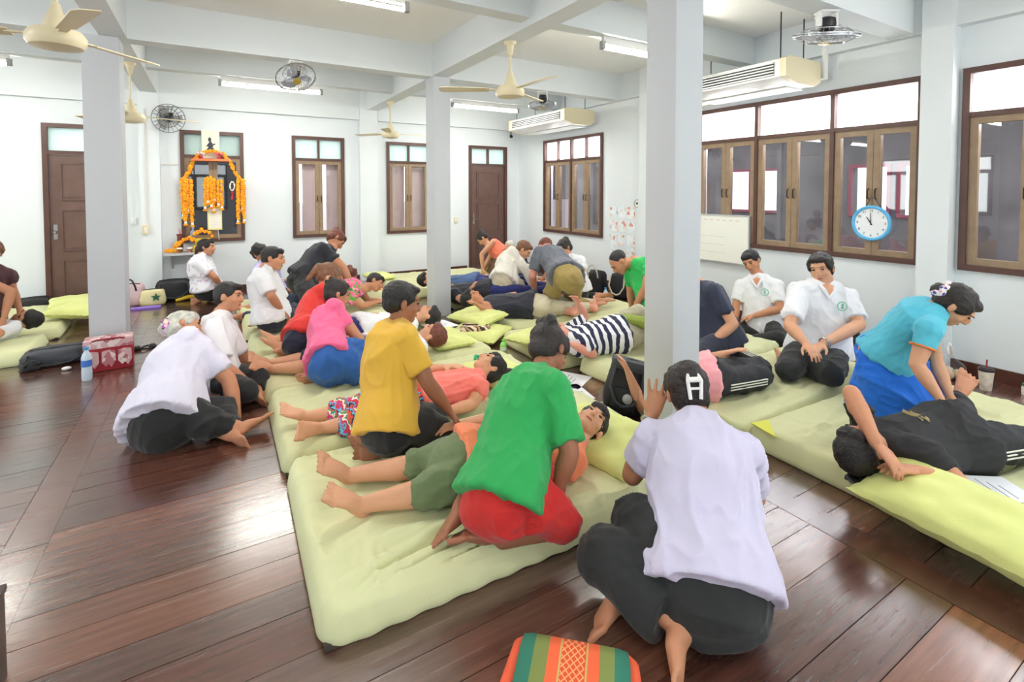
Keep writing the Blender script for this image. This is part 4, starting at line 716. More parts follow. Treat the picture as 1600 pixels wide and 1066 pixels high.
PEOPLE=[
{'id': 'A', 'S': 1.1, 'fat': 1.12, 'shirt': 'white_blouse', 'slv': 0.75, 'pants': 'black', 'plen': 0.93, 'hair': 'updo', 'hc': 'black_brown', 'skin': 'tan', 'det': 2, 'hem': 0.07, 'wide': 1.25, 'label': 'woman in lilac-white blouse sitting on the floor in front, hand raised to her head', 'clip': 1, 'watch': 'L', 'j': {'pel': [1.491, 1.13, 0.18], 'neck': [1.789, 1.431, 0.531], 'right': [0.732, -0.68, -0.038], 'front': [0.414, 0.488, -0.769], 'cright': [0.732, -0.68, -0.038], 'cfront': [0.414, 0.488, -0.769], 'head': [1.856, 1.54, 0.628], 'hfront': [0.563, 0.808, -0.174], 'hup': [0.05, 0.177, 0.983], 'sL': [1.608, 1.506, 0.482], 'eL': [1.546, 1.567, 0.318], 'wL': [1.731, 1.635, 0.501], 'hL': [0.467, 0.107, 0.878], 'pL': [1.419, 1.198, 0.184], 'kL': [1.426, 1.401, 0.24], 'aL': [1.294, 1.349, 0.08], 'tL': [1.167, 1.363, 0.04], 'sR': [1.874, 1.259, 0.468], 'eR': [2.028, 1.31, 0.2], 'wR': [2.071, 1.574, 0.17], 'hR': [0.159, 0.981, -0.11], 'pR': [1.564, 1.063, 0.176], 'kR': [1.257, 1.426, 0.15], 'aR': [1.312, 1.139, 0.1], 'tR': [1.192, 1.077, 0.03]}},
{'id': 'J', 'S': 1.05, 'fat': 1.42, 'shirt': 'white_lilac', 'slv': 0.8, 'pants': 'black', 'plen': 0.9, 'hair': 'bunlow', 'hc': 'grey_hair', 'skin': 'tan', 'det': 1, 'hem': 0.17, 'scrunchie': 1, 'label': 'grey-haired woman in white shirt sitting on the floor by the left pillar, back turned', 'j': {'pel': [-0.256, 3.735, 0.16], 'neck': [-0.135, 4.157, 0.448], 'right': [0.041, -0.571, 0.82], 'front': [0.972, -0.167, -0.165], 'cright': [0.041, -0.571, 0.82], 'cfront': [0.972, -0.167, -0.165], 'head': [-0.183, 4.291, 0.564], 'hfront': [0.996, -0.016, -0.087], 'hup': [0.068, 0.767, 0.638], 'sL': [-0.161, 4.189, 0.26], 'eL': [0.003, 4.268, 0.023], 'wL': [0.248, 4.196, -0.007], 'hL': [0.953, -0.281, -0.116], 'pL': [-0.26, 3.789, 0.083], 'kL': [0.029, 3.755, 0.12], 'aL': [0.077, 3.543, 0.06], 'tL': [0.195, 3.406, 0.04], 'sR': [-0.147, 3.991, 0.544], 'eR': [0.081, 3.868, 0.27], 'wR': [0.122, 3.771, 0.035], 'hR': [0.16, -0.379, -0.911], 'pR': [-0.252, 3.681, 0.237], 'kR': [-0.025, 3.556, 0.12], 'aR': [0.105, 3.542, 0.07], 'tR': [0.215, 3.586, 0.1]}},
{'id': 'K', 'S': 1.0, 'fat': 1.05, 'shirt': 'white_cotton', 'slv': 0.8, 'pants': 'black', 'plen': 0.85, 'hair': 'short', 'hc': 'black', 'skin': 'tan', 'det': 1, 'hem': 0.08, 'bracelet': 'R', 'label': 'man in white shirt with orange bracelet sitting cross-legged beside grey-haired woman', 'j': {'pel': [0.029, 4.349, 0.13], 'neck': [0.047, 4.447, 0.574], 'right': [-0.349, -0.913, 0.214], 'front': [0.937, -0.348, 0.04], 'cright': [-0.349, -0.913, 0.214], 'cfront': [0.937, -0.348, 0.04], 'head': [0.106, 4.472, 0.717], 'hfront': [0.9, -0.437, 0.0], 'hup': [0.14, 0.289, 0.947], 'sL': [0.101, 4.58, 0.461], 'eL': [0.195, 4.576, 0.192], 'wL': [0.308, 4.713, 0.023], 'hL': [0.46, 0.56, -0.689], 'pL': [0.061, 4.432, 0.111], 'kL': [0.288, 4.225, 0.13], 'aL': [0.257, 4.104, 0.07], 'tL': [0.332, 3.982, 0.05], 'sR': [-0.014, 4.279, 0.531], 'eR': [0.064, 4.156, 0.277], 'wR': [0.234, 4.089, 0.114], 'hR': [0.694, -0.275, -0.665], 'pR': [-0.002, 4.267, 0.149], 'kR': [0.2, 3.965, 0.13], 'aR': [0.033, 4.105, 0.07], 'tR': [-0.011, 4.32, 0.053]}},
{'id': 'D', 'S': 1.05, 'fat': 1.06, 'shirt': 'yellow', 'slv': 0.75, 'pants': 'black', 'plen': 0.9, 'hair': 'short', 'hc': 'black', 'skin': 'brown', 'det': 2, 'hem': 0.12, 'label': 'young man in mustard yellow polo shirt kneeling on the second mat', 'j': {'pel': [0.795, 2.631, 0.32], 'neck': [0.919, 2.827, 0.753], 'right': [0.018, -0.912, 0.409], 'front': [0.967, -0.088, -0.238], 'cright': [0.018, -0.912, 0.409], 'cfront': [0.967, -0.088, -0.238], 'head': [0.951, 2.848, 0.888], 'hfront': [0.977, -0.049, -0.208], 'hup': [0.213, 0.15, 0.965], 'sL': [0.895, 2.952, 0.608], 'eL': [1.004, 3.033, 0.341], 'wL': [1.175, 2.982, 0.186], 'hL': [0.724, -0.214, -0.655], 'pL': [0.793, 2.717, 0.281], 'kL': [1.121, 2.762, 0.21], 'aL': [0.78, 2.656, 0.19], 'tL': [0.699, 2.797, 0.15], 'sR': [0.901, 2.636, 0.75], 'eR': [0.977, 2.513, 0.522], 'wR': [1.094, 2.513, 0.349], 'hR': [0.564, -0.001, -0.826], 'pR': [0.797, 2.544, 0.359], 'kR': [1.086, 2.602, 0.2], 'aR': [0.811, 2.619, 0.17], 'tR': [0.684, 2.684, 0.14]}},
{'id': 'B', 'S': 1.05, 'fat': 1.08, 'shirt': 'green', 'slv': 0.85, 'pants': 'red', 'plen': 0.12, 'hair': 'messybun', 'hc': 'black_brown', 'skin': 'brown', 'det': 2, 'hem': 0.1, 'wide': 1.15, 'label': 'woman in bright green shirt and red shorts kneeling on the nearest mat', 'j': {'pel': [0.999, 1.746, 0.33], 'neck': [1.316, 1.951, 0.659], 'right': [0.063, -0.873, 0.484], 'front': [0.772, -0.265, -0.578], 'cright': [0.063, -0.873, 0.484], 'cfront': [0.772, -0.265, -0.578], 'head': [1.445, 2.05, 0.746], 'hfront': [0.698, 0.112, -0.707], 'hup': [0.561, 0.527, 0.638], 'sL': [1.252, 2.068, 0.52], 'eL': [1.403, 2.141, 0.272], 'wL': [1.485, 2.12, 0.029], 'hL': [0.321, -0.082, -0.943], 'pL': [0.993, 1.828, 0.284], 'kL': [1.292, 1.861, 0.2], 'aL': [0.91, 1.86, 0.23], 'tL': [0.787, 1.788, 0.15], 'sR': [1.274, 1.766, 0.688], 'eR': [1.249, 1.624, 0.47], 'wR': [1.206, 1.645, 0.327], 'hR': [-0.289, 0.134, -0.948], 'pR': [1.005, 1.663, 0.376], 'kR': [1.199, 1.634, 0.2], 'aR': [0.967, 1.69, 0.17], 'tR': [0.817, 1.745, 0.14]}},
{'id': 'C', 'S': 1.0, 'fat': 1.0, 'shirt': 'orange', 'slv': 0.6, 'pants': 'olive_pants', 'plen': 0.12, 'hair': 'short', 'hc': 'black', 'skin': 'tan2', 'det': 2, 'hem': 0.04, 'wide': 1.1, 'label': 'person in orange shirt and olive trousers lying on the nearest mat', 'j': {'pel': [1.038, 2.156, 0.24], 'neck': [1.592, 2.055, 0.24], 'right': [0.179, 0.984, -0.0], 'front': [0.0, 0.0, 1.0], 'cright': [0.179, 0.984, -0.0], 'cfront': [0.0, 0.0, 1.0], 'head': [1.737, 2.08, 0.29], 'hfront': [-0.008, -0.5, 0.866], 'hup': [0.952, 0.261, 0.159], 'sL': [1.484, 1.907, 0.24], 'eL': [1.376, 1.882, 0.188], 'wL': [1.198, 1.933, 0.18], 'hL': [-0.962, 0.27, -0.045], 'pL': [1.022, 2.067, 0.24], 'kL': [0.804, 2.077, 0.21], 'aL': [0.552, 2.175, 0.18], 'tL': [0.438, 2.166, 0.3], 'sR': [1.543, 2.232, 0.24], 'eR': [1.408, 2.483, 0.24], 'wR': [1.164, 2.502, 0.252], 'hR': [-0.996, 0.08, 0.05], 'pR': [1.054, 2.245, 0.24], 'kR': [0.846, 2.294, 0.21], 'aR': [0.564, 2.434, 0.18], 'tR': [0.448, 2.421, 0.3]}},
{'id': 'E', 'S': 1.0, 'fat': 1.0, 'shirt': 'coral', 'slv': 0.35, 'pants': 'patterned', 'plen': 0.62, 'hair': 'ponyside', 'hc': 'black', 'skin': 'tan2', 'det': 1, 'hem': 0.03, 'wide': 1.25, 'label': 'woman in coral shirt and zigzag patterned trousers lying on the second mat', 'j': {'pel': [1.079, 3.033, 0.23], 'neck': [1.553, 3.099, 0.24], 'right': [-0.138, 0.99, 0.0], 'front': [-0.021, -0.003, 1.0], 'cright': [-0.138, 0.99, 0.0], 'cfront': [-0.021, -0.003, 1.0], 'head': [1.683, 3.124, 0.29], 'hfront': [-0.267, 0.328, 0.906], 'hup': [0.963, 0.132, 0.236], 'sL': [1.497, 2.925, 0.238], 'eL': [1.423, 2.874, 0.172], 'wL': [1.203, 2.841, 0.18], 'hL': [-0.989, -0.146, 0.034], 'pL': [1.091, 2.944, 0.23], 'kL': [0.749, 2.932, 0.2], 'aL': [0.542, 3.012, 0.18], 'tL': [0.386, 2.876, 0.26], 'sR': [1.451, 3.251, 0.238], 'eR': [1.212, 3.404, 0.265], 'wR': [1.371, 3.212, 0.32], 'hR': [0.622, -0.753, 0.217], 'pR': [1.066, 3.122, 0.23], 'kR': [0.749, 3.113, 0.2], 'aR': [0.504, 3.208, 0.18], 'tR': [0.362, 3.236, 0.28]}},
{'id': 'F', 'S': 0.98, 'fat': 1.1, 'shirt': 'pink', 'slv': 0.55, 'pants': 'blue_skirt', 'plen': 0.7, 'hair': 'bun', 'hc': 'black_brown', 'skin': 'tan', 'det': 1, 'hem': 0.07, 'skirt': 1, 'label': 'woman in pink polo shirt and blue skirt kneeling, hair in a bun', 'j': {'pel': [0.716, 3.824, 0.31], 'neck': [0.827, 4.206, 0.546], 'right': [-0.026, -0.519, 0.854], 'front': [0.971, -0.218, -0.102], 'cright': [-0.026, -0.519, 0.854], 'cfront': [0.971, -0.218, -0.102], 'head': [0.873, 4.251, 0.7], 'hfront': [0.94, -0.015, -0.342], 'hup': [0.333, 0.27, 0.903], 'sL': [0.813, 4.225, 0.368], 'eL': [0.937, 4.28, 0.124], 'wL': [1.05, 4.39, 0.098], 'hL': [0.707, 0.688, -0.163], 'pL': [0.719, 3.869, 0.235], 'kL': [0.994, 4.07, 0.2], 'aL': [0.698, 3.931, 0.17], 'tL': [0.606, 4.004, 0.14], 'sR': [0.804, 4.057, 0.644], 'eR': [0.98, 3.938, 0.372], 'wR': [1.005, 3.879, 0.143], 'hR': [0.103, -0.248, -0.963], 'pR': [0.714, 3.778, 0.385], 'kR': [0.948, 3.732, 0.2], 'aR': [0.722, 3.812, 0.17], 'tR': [0.601, 3.86, 0.14]}},
{'id': 'G', 'S': 1.0, 'fat': 1.0, 'shirt': 'redshirt', 'slv': 0.6, 'pants': 'dark_navy', 'plen': 0.5, 'hair': 'pony', 'hc': 'brown_hair', 'skin': 'tan', 'det': 1, 'hem': 0.08, 'label': 'woman with brown ponytail in red shirt kneeling behind the pink-shirted woman', 'j': {'pel': [0.629, 4.533, 0.31], 'neck': [0.875, 4.843, 0.582], 'right': [-0.01, -0.655, 0.755], 'front': [0.859, -0.393, -0.329], 'cright': [-0.01, -0.655, 0.755], 'cfront': [0.859, -0.393, -0.329], 'head': [0.92, 4.861, 0.75], 'hfront': [0.766, -0.012, -0.643], 'hup': [0.64, 0.109, 0.761], 'sL': [0.836, 4.899, 0.412], 'eL': [0.987, 4.927, 0.172], 'wL': [1.096, 4.925, -0.047], 'hL': [0.447, -0.007, -0.894], 'pL': [0.63, 4.592, 0.242], 'kL': [0.934, 4.763, 0.2], 'aL': [0.638, 4.68, 0.17], 'tL': [0.552, 4.738, 0.14], 'sR': [0.832, 4.683, 0.661], 'eR': [0.981, 4.636, 0.423], 'wR': [1.09, 4.634, 0.204], 'hR': [0.447, -0.007, -0.894], 'pR': [0.628, 4.474, 0.378], 'kR': [0.868, 4.432, 0.2], 'aR': [0.611, 4.595, 0.17], 'tR': [0.52, 4.638, 0.14]}},
{'id': 'H', 'S': 1.0, 'fat': 1.0, 'shirt': 'white_cotton', 'slv': 0.6, 'pants': 'dark_navy', 'plen': 0.02, 'hair': 'short', 'hc': 'auburn', 'skin': 'tan2', 'det': 1, 'hem': 0.03, 'label': 'auburn-haired person with bare shins lying between the yellow and pink-shirted kneelers', 'j': {'pel': [1.07, 4.066, 0.23], 'neck': [1.527, 4.2, 0.23], 'right': [-0.281, 0.96, 0.0], 'front': [0.0, 0.0, 1.0], 'cright': [-0.281, 0.96, 0.0], 'cfront': [0.0, 0.0, 1.0], 'head': [1.647, 4.11, 0.28], 'hfront': [-0.243, 0.437, 0.866], 'hup': [0.731, -0.504, 0.46], 'sL': [1.496, 4.019, 0.23], 'eL': [1.452, 3.967, 0.158], 'wL': [1.193, 3.951, 0.2], 'hL': [-0.985, -0.06, 0.16], 'pL': [1.095, 3.98, 0.23], 'kL': [0.658, 4.098, 0.19], 'aL': [0.402, 4.251, 0.17], 'tL': [0.288, 4.185, 0.26], 'sR': [1.404, 4.336, 0.23], 'eR': [1.131, 4.413, 0.26], 'wR': [0.921, 4.297, 0.312], 'hR': [-0.856, -0.471, 0.212], 'pR': [1.045, 4.153, 0.23], 'kR': [0.654, 4.309, 0.19], 'aR': [0.393, 4.391, 0.17], 'tR': [0.288, 4.373, 0.26]}},
{'id': 'I', 'S': 1.0, 'fat': 1.0, 'shirt': 'white_cotton', 'slv': 0.6, 'pants': 'navy_blue', 'plen': 0.3, 'hair': 'short', 'hc': 'black', 'skin': 'tan2', 'det': 0, 'hem': 0.05, 'label': 'person in white shirt, navy trousers, lying in front of the red-shirted woman', 'j': {'pel': [1.178, 4.813, 0.23], 'neck': [1.72, 4.908, 0.23], 'right': [-0.173, 0.985, 0.0], 'front': [0.0, 0.0, 1.0], 'cright': [-0.173, 0.985, 0.0], 'cfront': [0.0, 0.0, 1.0], 'head': [1.9, 4.849, 0.265], 'hfront': [-0.166, 0.299, 0.94], 'hup': [0.925, -0.284, 0.254], 'sL': [1.67, 4.732, 0.23], 'eL': [1.616, 4.683, 0.16], 'wL': [1.374, 4.797, 0.198], 'hL': [-0.896, 0.422, 0.139], 'pL': [1.194, 4.725, 0.23], 'kL': [0.782, 4.847, 0.19], 'aL': [0.515, 4.86, 0.17], 'tL': [0.377, 4.916, 0.28], 'sR': [1.613, 5.057, 0.23], 'eR': [1.35, 5.163, 0.26], 'wR': [1.129, 5.072, 0.312], 'hR': [-0.903, -0.373, 0.212], 'pR': [1.163, 4.902, 0.23], 'kR': [0.758, 5.053, 0.19], 'aR': [0.497, 5.095, 0.17], 'tR': [0.376, 5.229, 0.3]}},
{'id': 'L', 'S': 1.05, 'fat': 1.12, 'shirt': 'white_cotton', 'slv': 0.8, 'pants': 'dark_navy', 'plen': 0.9, 'hair': 'short', 'hc': 'black', 'skin': 'tan', 'det': 1, 'hem': 0.1, 'label': 'man in white shirt, navy trousers kneeling upright at the left end of a mat', 'j': {'pel': [0.494, 5.509, 0.31], 'neck': [0.466, 5.574, 0.753], 'right': [-0.322, -0.939, 0.119], 'front': [0.945, -0.31, 0.106], 'cright': [-0.322, -0.939, 0.119], 'cfront': [0.945, -0.31, 0.106], 'head': [0.527, 5.582, 0.858], 'hfront': [0.931, -0.355, -0.087], 'hup': [0.169, 0.206, 0.964], 'sL': [0.527, 5.725, 0.65], 'eL': [0.633, 5.717, 0.364], 'wL': [0.676, 5.849, 0.283], 'hL': [0.263, 0.826, -0.498], 'pL': [0.525, 5.598, 0.299], 'kL': [0.849, 5.948, 0.211], 'aL': [0.533, 5.883, 0.17], 'tL': [0.448, 5.975, 0.14], 'sR': [0.416, 5.399, 0.691], 'eR': [0.478, 5.292, 0.538], 'wR': [0.573, 5.367, 0.374], 'hR': [0.47, 0.369, -0.802], 'pR': [0.464, 5.42, 0.321], 'kR': [0.821, 5.668, 0.2], 'aR': [0.517, 5.712, 0.17], 'tR': [0.406, 5.736, 0.14]}},
{'id': 'M', 'S': 1.0, 'fat': 1.05, 'shirt': 'lilac', 'slv': 0.6, 'pants': 'black', 'plen': 0.9, 'hair': 'curly', 'hc': 'black', 'skin': 'tan', 'det': 0, 'hem': 0.05, 'label': 'black-haired person in lilac shirt mostly hidden behind the kneeling man in white', 'j': {'pel': [0.653, 7.141, 0.25], 'neck': [0.566, 7.195, 0.608], 'right': [-0.654, -0.755, -0.046], 'front': [0.719, -0.64, 0.271], 'cright': [-0.654, -0.755, -0.046], 'cfront': [0.719, -0.64, 0.271], 'head': [0.532, 7.212, 0.741], 'hfront': [0.631, -0.776, 0.0], 'hup': [-0.088, -0.071, 0.994], 'sL': [0.693, 7.308, 0.538], 'eL': [0.758, 7.338, 0.262], 'wL': [0.917, 7.161, 0.203], 'hL': [0.649, -0.722, -0.241], 'pL': [0.712, 7.209, 0.254], 'kL': [0.916, 7.423, 0.13], 'aL': [0.688, 7.531, 0.1], 'tL': [0.508, 7.616, 0.076], 'sR': [0.477, 7.059, 0.523], 'eR': [0.46, 6.992, 0.247], 'wR': [0.657, 6.86, 0.188], 'hR': [0.807, -0.54, -0.241], 'pR': [0.594, 7.073, 0.246], 'kR': [0.872, 7.072, 0.13], 'aR': [0.663, 7.267, 0.1], 'tR': [0.517, 7.402, 0.079]}},
{'id': 'N', 'S': 1.1, 'fat': 1.15, 'shirt': 'black_tee', 'slv': 0.6, 'pants': 'black', 'plen': 0.9, 'hair': 'bun', 'hc': 'auburn', 'skin': 'tan', 'det': 1, 'hem': 0.06, 'label': 'woman in black clothes leaning forward with straight arms below the middle window', 'j': {'pel': [0.923, 6.375, 0.5], 'neck': [1.253, 6.48, 0.805], 'right': [-0.268, -0.784, 0.56], 'front': [0.645, -0.578, -0.5], 'cright': [-0.268, -0.784, 0.56], 'cfront': [0.645, -0.578, -0.5], 'head': [1.342, 6.573, 0.928], 'hfront': [0.578, -0.281, -0.766], 'hup': [0.785, 0.449, 0.428], 'sL': [1.239, 6.602, 0.645], 'eL': [1.406, 6.58, 0.381], 'wL': [1.431, 6.571, 0.113], 'hL': [0.094, -0.032, -0.995], 'pL': [0.949, 6.452, 0.445], 'kL': [1.028, 6.125, 0.2], 'aL': [0.756, 6.145, 0.17], 'tL': [0.675, 6.197, 0.14], 'sR': [1.141, 6.317, 0.849], 'eR': [1.351, 6.235, 0.631], 'wR': [1.44, 6.166, 0.386], 'hR': [0.33, -0.257, -0.908], 'pR': [0.896, 6.297, 0.555], 'kR': [0.925, 5.874, 0.275], 'aR': [0.692, 5.788, 0.17], 'tR': [0.607, 5.819, 0.14]}},
{'id': 'O', 'S': 1.02, 'fat': 1.2, 'shirt': 'white_printed', 'slv': 0.7, 'pants': 'black', 'plen': 0.9, 'hair': 'ponylow', 'hc': 'black', 'skin': 'tan', 'det': 1, 'hem': 0.1, 'label': 'woman in white shirt with black ponytail sitting in front of the flower altar', 'j': {'pel': [-0.082, 7.996, 0.24], 'neck': [-0.12, 8.041, 0.641], 'right': [-0.273, -0.959, 0.081], 'front': [0.957, -0.263, 0.12], 'cright': [-0.273, -0.959, 0.081], 'cfront': [0.957, -0.263, 0.12], 'head': [-0.066, 8.053, 0.768], 'hfront': [0.934, -0.357, 0.0], 'hup': [0.086, 0.224, 0.971], 'sL': [-0.067, 8.193, 0.547], 'eL': [-0.227, 8.229, 0.395], 'wL': [-0.055, 8.089, 0.278], 'hL': [0.687, -0.558, -0.465], 'pL': [-0.057, 8.084, 0.233], 'kL': [0.134, 8.308, 0.13], 'aL': [-0.119, 8.323, 0.08], 'tL': [-0.216, 8.502, 0.04], 'sR': [-0.159, 7.87, 0.574], 'eR': [0.016, 7.788, 0.395], 'wR': [0.09, 7.895, 0.266], 'hR': [0.408, 0.584, -0.701], 'pR': [-0.108, 7.908, 0.247], 'kR': [0.143, 7.986, 0.13], 'aR': [-0.1, 8.016, 0.08], 'tR': [-0.192, 8.095, 0.04]}},
{'id': 'P1', 'S': 1.0, 'fat': 1.05, 'shirt': 'floral', 'slv': 0.5, 'pants': 'dark_navy', 'plen': 0.9, 'hair': 'short', 'hc': 'black', 'skin': 'tan', 'det': 1, 'hem': 0.04, 'label': 'person in pink and green floral shirt lying prone on elbows', 'j': {'pel': [1.049, 6.378, 0.24], 'neck': [1.521, 6.117, 0.348], 'right': [-0.444, -0.878, -0.176], 'front': [0.256, 0.063, -0.965], 'cright': [-0.444, -0.878, -0.176], 'cfront': [0.256, 0.063, -0.965], 'head': [1.705, 6.121, 0.42], 'hfront': [0.761, -0.551, -0.342], 'hup': [0.605, 0.413, 0.681], 'sL': [1.526, 6.3, 0.362], 'eL': [1.652, 6.252, 0.18], 'wL': [1.87, 6.093, 0.171], 'hL': [0.808, -0.588, -0.033], 'pL': [1.089, 6.457, 0.256], 'kL': [0.749, 6.691, 0.181], 'aL': [0.397, 6.885, 0.1], 'tL': [0.225, 6.98, 0.061], 'sR': [1.379, 6.01, 0.304], 'eR': [1.49, 5.924, 0.2], 'wR': [1.707, 6.083, 0.186], 'hR': [0.805, 0.591, -0.05], 'pR': [1.009, 6.298, 0.224], 'kR': [0.632, 6.46, 0.134], 'aR': [0.28, 6.654, 0.054], 'tR': [0.108, 6.749, 0.014]}},
{'id': 'P2', 'S': 1.0, 'fat': 1.05, 'shirt': 'light_blue', 'slv': 0.5, 'pants': 'dark_navy', 'plen': 0.9, 'hair': 'curly', 'hc': 'auburn', 'skin': 'tan', 'det': 0, 'hem': 0.04, 'label': 'auburn-haired person in light blue shirt propped up behind the floral-shirted one', 'j': {'pel': [1.224, 7.421, 0.26], 'neck': [1.432, 6.917, 0.332], 'right': [-0.917, -0.39, -0.078], 'front': [0.123, -0.091, -0.988], 'cright': [-0.917, -0.39, -0.078], 'cfront': [0.123, -0.091, -0.988], 'head': [1.552, 6.793, 0.417], 'hfront': [0.702, -0.508, -0.5], 'hup': [0.289, -0.438, 0.851], 'sL': [1.553, 7.055, 0.335], 'eL': [1.754, 7.139, 0.2], 'wL': [1.921, 6.931, 0.2], 'hL': [0.626, -0.78, 0.0], 'pL': [1.306, 7.456, 0.267], 'kL': [1.187, 7.855, 0.215], 'aL': [1.032, 8.231, 0.162], 'tL': [0.956, 8.414, 0.135], 'sR': [1.25, 6.926, 0.309], 'eR': [1.554, 6.789, 0.139], 'wR': [1.763, 6.766, 0.2], 'hR': [0.955, -0.102, 0.278], 'pR': [1.141, 7.386, 0.253], 'kR': [0.945, 7.752, 0.195], 'aR': [0.79, 8.128, 0.141], 'tR': [0.714, 8.311, 0.115]}},
{'id': 'Q1', 'S': 1.0, 'fat': 1.0, 'shirt': 'dark_brown', 'slv': 0.6, 'pants': 'black', 'plen': 0.9, 'hair': 'pony', 'hc': 'brown_hair', 'skin': 'tan', 'det': 0, 'hem': 0.1, 'label': 'person in dark brown top kneeling at the left edge of the photo', 'j': {'pel': [-1.881, 6.566, 0.4], 'neck': [-1.852, 6.718, 0.824], 'right': [-0.747, -0.607, 0.27], 'front': [0.661, -0.719, 0.212], 'cright': [-0.747, -0.607, 0.27], 'cfront': [0.661, -0.719, 0.212], 'head': [-1.843, 6.732, 0.958], 'hfront': [0.533, -0.55, -0.643], 'hup': [0.555, -0.347, 0.757], 'sL': [-1.734, 6.791, 0.704], 'eL': [-1.711, 6.792, 0.584], 'wL': [-1.658, 6.77, 0.38], 'hL': [0.251, -0.105, -0.962], 'pL': [-1.814, 6.621, 0.376], 'kL': [-1.908, 7.055, 0.251], 'aL': [-2.165, 7.372, 0.205], 'tL': [-2.29, 7.526, 0.183], 'sR': [-1.98, 6.591, 0.793], 'eR': [-1.662, 6.572, 0.582], 'wR': [-1.705, 6.516, 0.347], 'hR': [-0.175, -0.226, -0.958], 'pR': [-1.949, 6.511, 0.424], 'kR': [-1.893, 6.777, 0.2], 'aR': [-2.15, 7.093, 0.155], 'tR': [-2.275, 7.247, 0.133]}},
{'id': 'Q2', 'S': 1.0, 'fat': 1.0, 'shirt': 'white_cotton', 'slv': 0.6, 'pants': 'black', 'plen': 0.9, 'hair': 'short', 'hc': 'black', 'skin': 'tan', 'det': 0, 'hem': 0.04, 'label': 'dark-haired person lying on the far left mats, only the head in view', 'j': {'pel': [-2.019, 6.545, 0.22], 'neck': [-1.717, 6.803, 0.22], 'right': [-0.649, 0.761, 0.0], 'front': [0.0, 0.0, 1.0], 'cright': [-0.649, 0.761, 0.0], 'cfront': [0.0, 0.0, 1.0], 'head': [-1.597, 6.737, 0.27], 'hfront': [-0.549, -0.446, 0.707], 'hup': [0.819, -0.455, 0.349], 'sL': [-1.671, 6.625, 0.22], 'eL': [-1.756, 6.354, 0.22], 'wL': [-1.942, 6.195, 0.244], 'hL': [-0.757, -0.646, 0.1], 'pL': [-1.96, 6.477, 0.22], 'kL': [-2.251, 6.174, 0.22], 'aL': [-2.563, 5.908, 0.22], 'tL': [-2.715, 5.778, 0.22], 'sR': [-1.885, 6.876, 0.22], 'eR': [-2.167, 6.834, 0.22], 'wR': [-2.352, 6.676, 0.244], 'hR': [-0.757, -0.646, 0.1], 'pR': [-2.077, 6.614, 0.22], 'kR': [-2.422, 6.374, 0.22], 'aR': [-2.734, 6.108, 0.22], 'tR': [-2.886, 5.978, 0.22]}},
{'id': 'R1', 'S': 1.0, 'fat': 1.0, 'shirt': 'orange_tank', 'slv': 0, 'pants': 'brown_print', 'plen': 0.9, 'hair': 'bun', 'hc': 'black_brown', 'skin': 'tan2', 'det': 0, 'hem': 0.02, 'label': 'woman in orange tank top bending down in front of the back door', 'j': {'pel': [4.174, 7.246, 0.46], 'neck': [4.024, 7.484, 0.618], 'right': [0.244, 0.638, -0.73], 'front': [-0.85, -0.222, -0.478], 'cright': [0.244, 0.638, -0.73], 'cfront': [-0.85, -0.222, -0.478], 'head': [3.94, 7.556, 0.746], 'hfront': [-0.45, 0.218, -0.866], 'hup': [-0.689, 0.532, 0.492], 'sL': [4.021, 7.319, 0.699], 'eL': [3.834, 7.387, 0.495], 'wL': [3.83, 7.347, 0.259], 'hL': [-0.017, -0.164, -0.986], 'pL': [4.153, 7.188, 0.526], 'kL': [4.052, 7.401, 0.18], 'aL': [4.434, 7.254, 0.16], 'tL': [4.621, 7.183, 0.15], 'sR': [4.101, 7.53, 0.458], 'eR': [3.994, 7.629, 0.214], 'wR': [3.971, 7.638, -0.03], 'hR': [-0.093, 0.035, -0.995], 'pR': [4.196, 7.303, 0.394], 'kR': [4.171, 7.734, 0.18], 'aR': [4.553, 7.588, 0.16], 'tR': [4.74, 7.517, 0.15]}},
{'id': 'R2', 'S': 1.0, 'fat': 1.0, 'shirt': 'navy_tee', 'slv': 0.6, 'pants': 'black', 'plen': 0.9, 'hair': 'buzz', 'hc': 'grey_hair', 'skin': 'tan2', 'det': 0, 'hem': 0.03, 'label': 'balding grey-haired person in navy shirt sitting behind the cream-shirted one', 'j': {'pel': [3.934, 6.479, 0.25], 'neck': [3.895, 6.547, 0.537], 'right': [-0.835, 0.5, -0.23], 'front': [-0.535, -0.836, 0.124], 'cright': [-0.835, 0.5, -0.23], 'cfront': [-0.535, -0.836, 0.124], 'head': [3.895, 6.565, 0.672], 'hfront': [-0.729, -0.593, -0.342], 'hup': [-0.337, -0.123, 0.933], 'sL': [4.044, 6.446, 0.498], 'eL': [4.089, 6.35, 0.234], 'wL': [3.903, 6.202, 0.178], 'hL': [-0.762, -0.607, -0.228], 'pL': [4.009, 6.434, 0.271], 'kL': [4.08, 6.02, 0.271], 'aL': [3.705, 6.185, 0.271], 'tL': [3.522, 6.266, 0.271], 'sR': [3.768, 6.611, 0.422], 'eR': [3.662, 6.606, 0.158], 'wR': [3.619, 6.371, 0.102], 'hR': [-0.175, -0.958, -0.228], 'pR': [3.859, 6.524, 0.229], 'kR': [3.461, 6.391, 0.229], 'aR': [3.784, 6.138, 0.229], 'tR': [3.941, 6.015, 0.229]}},
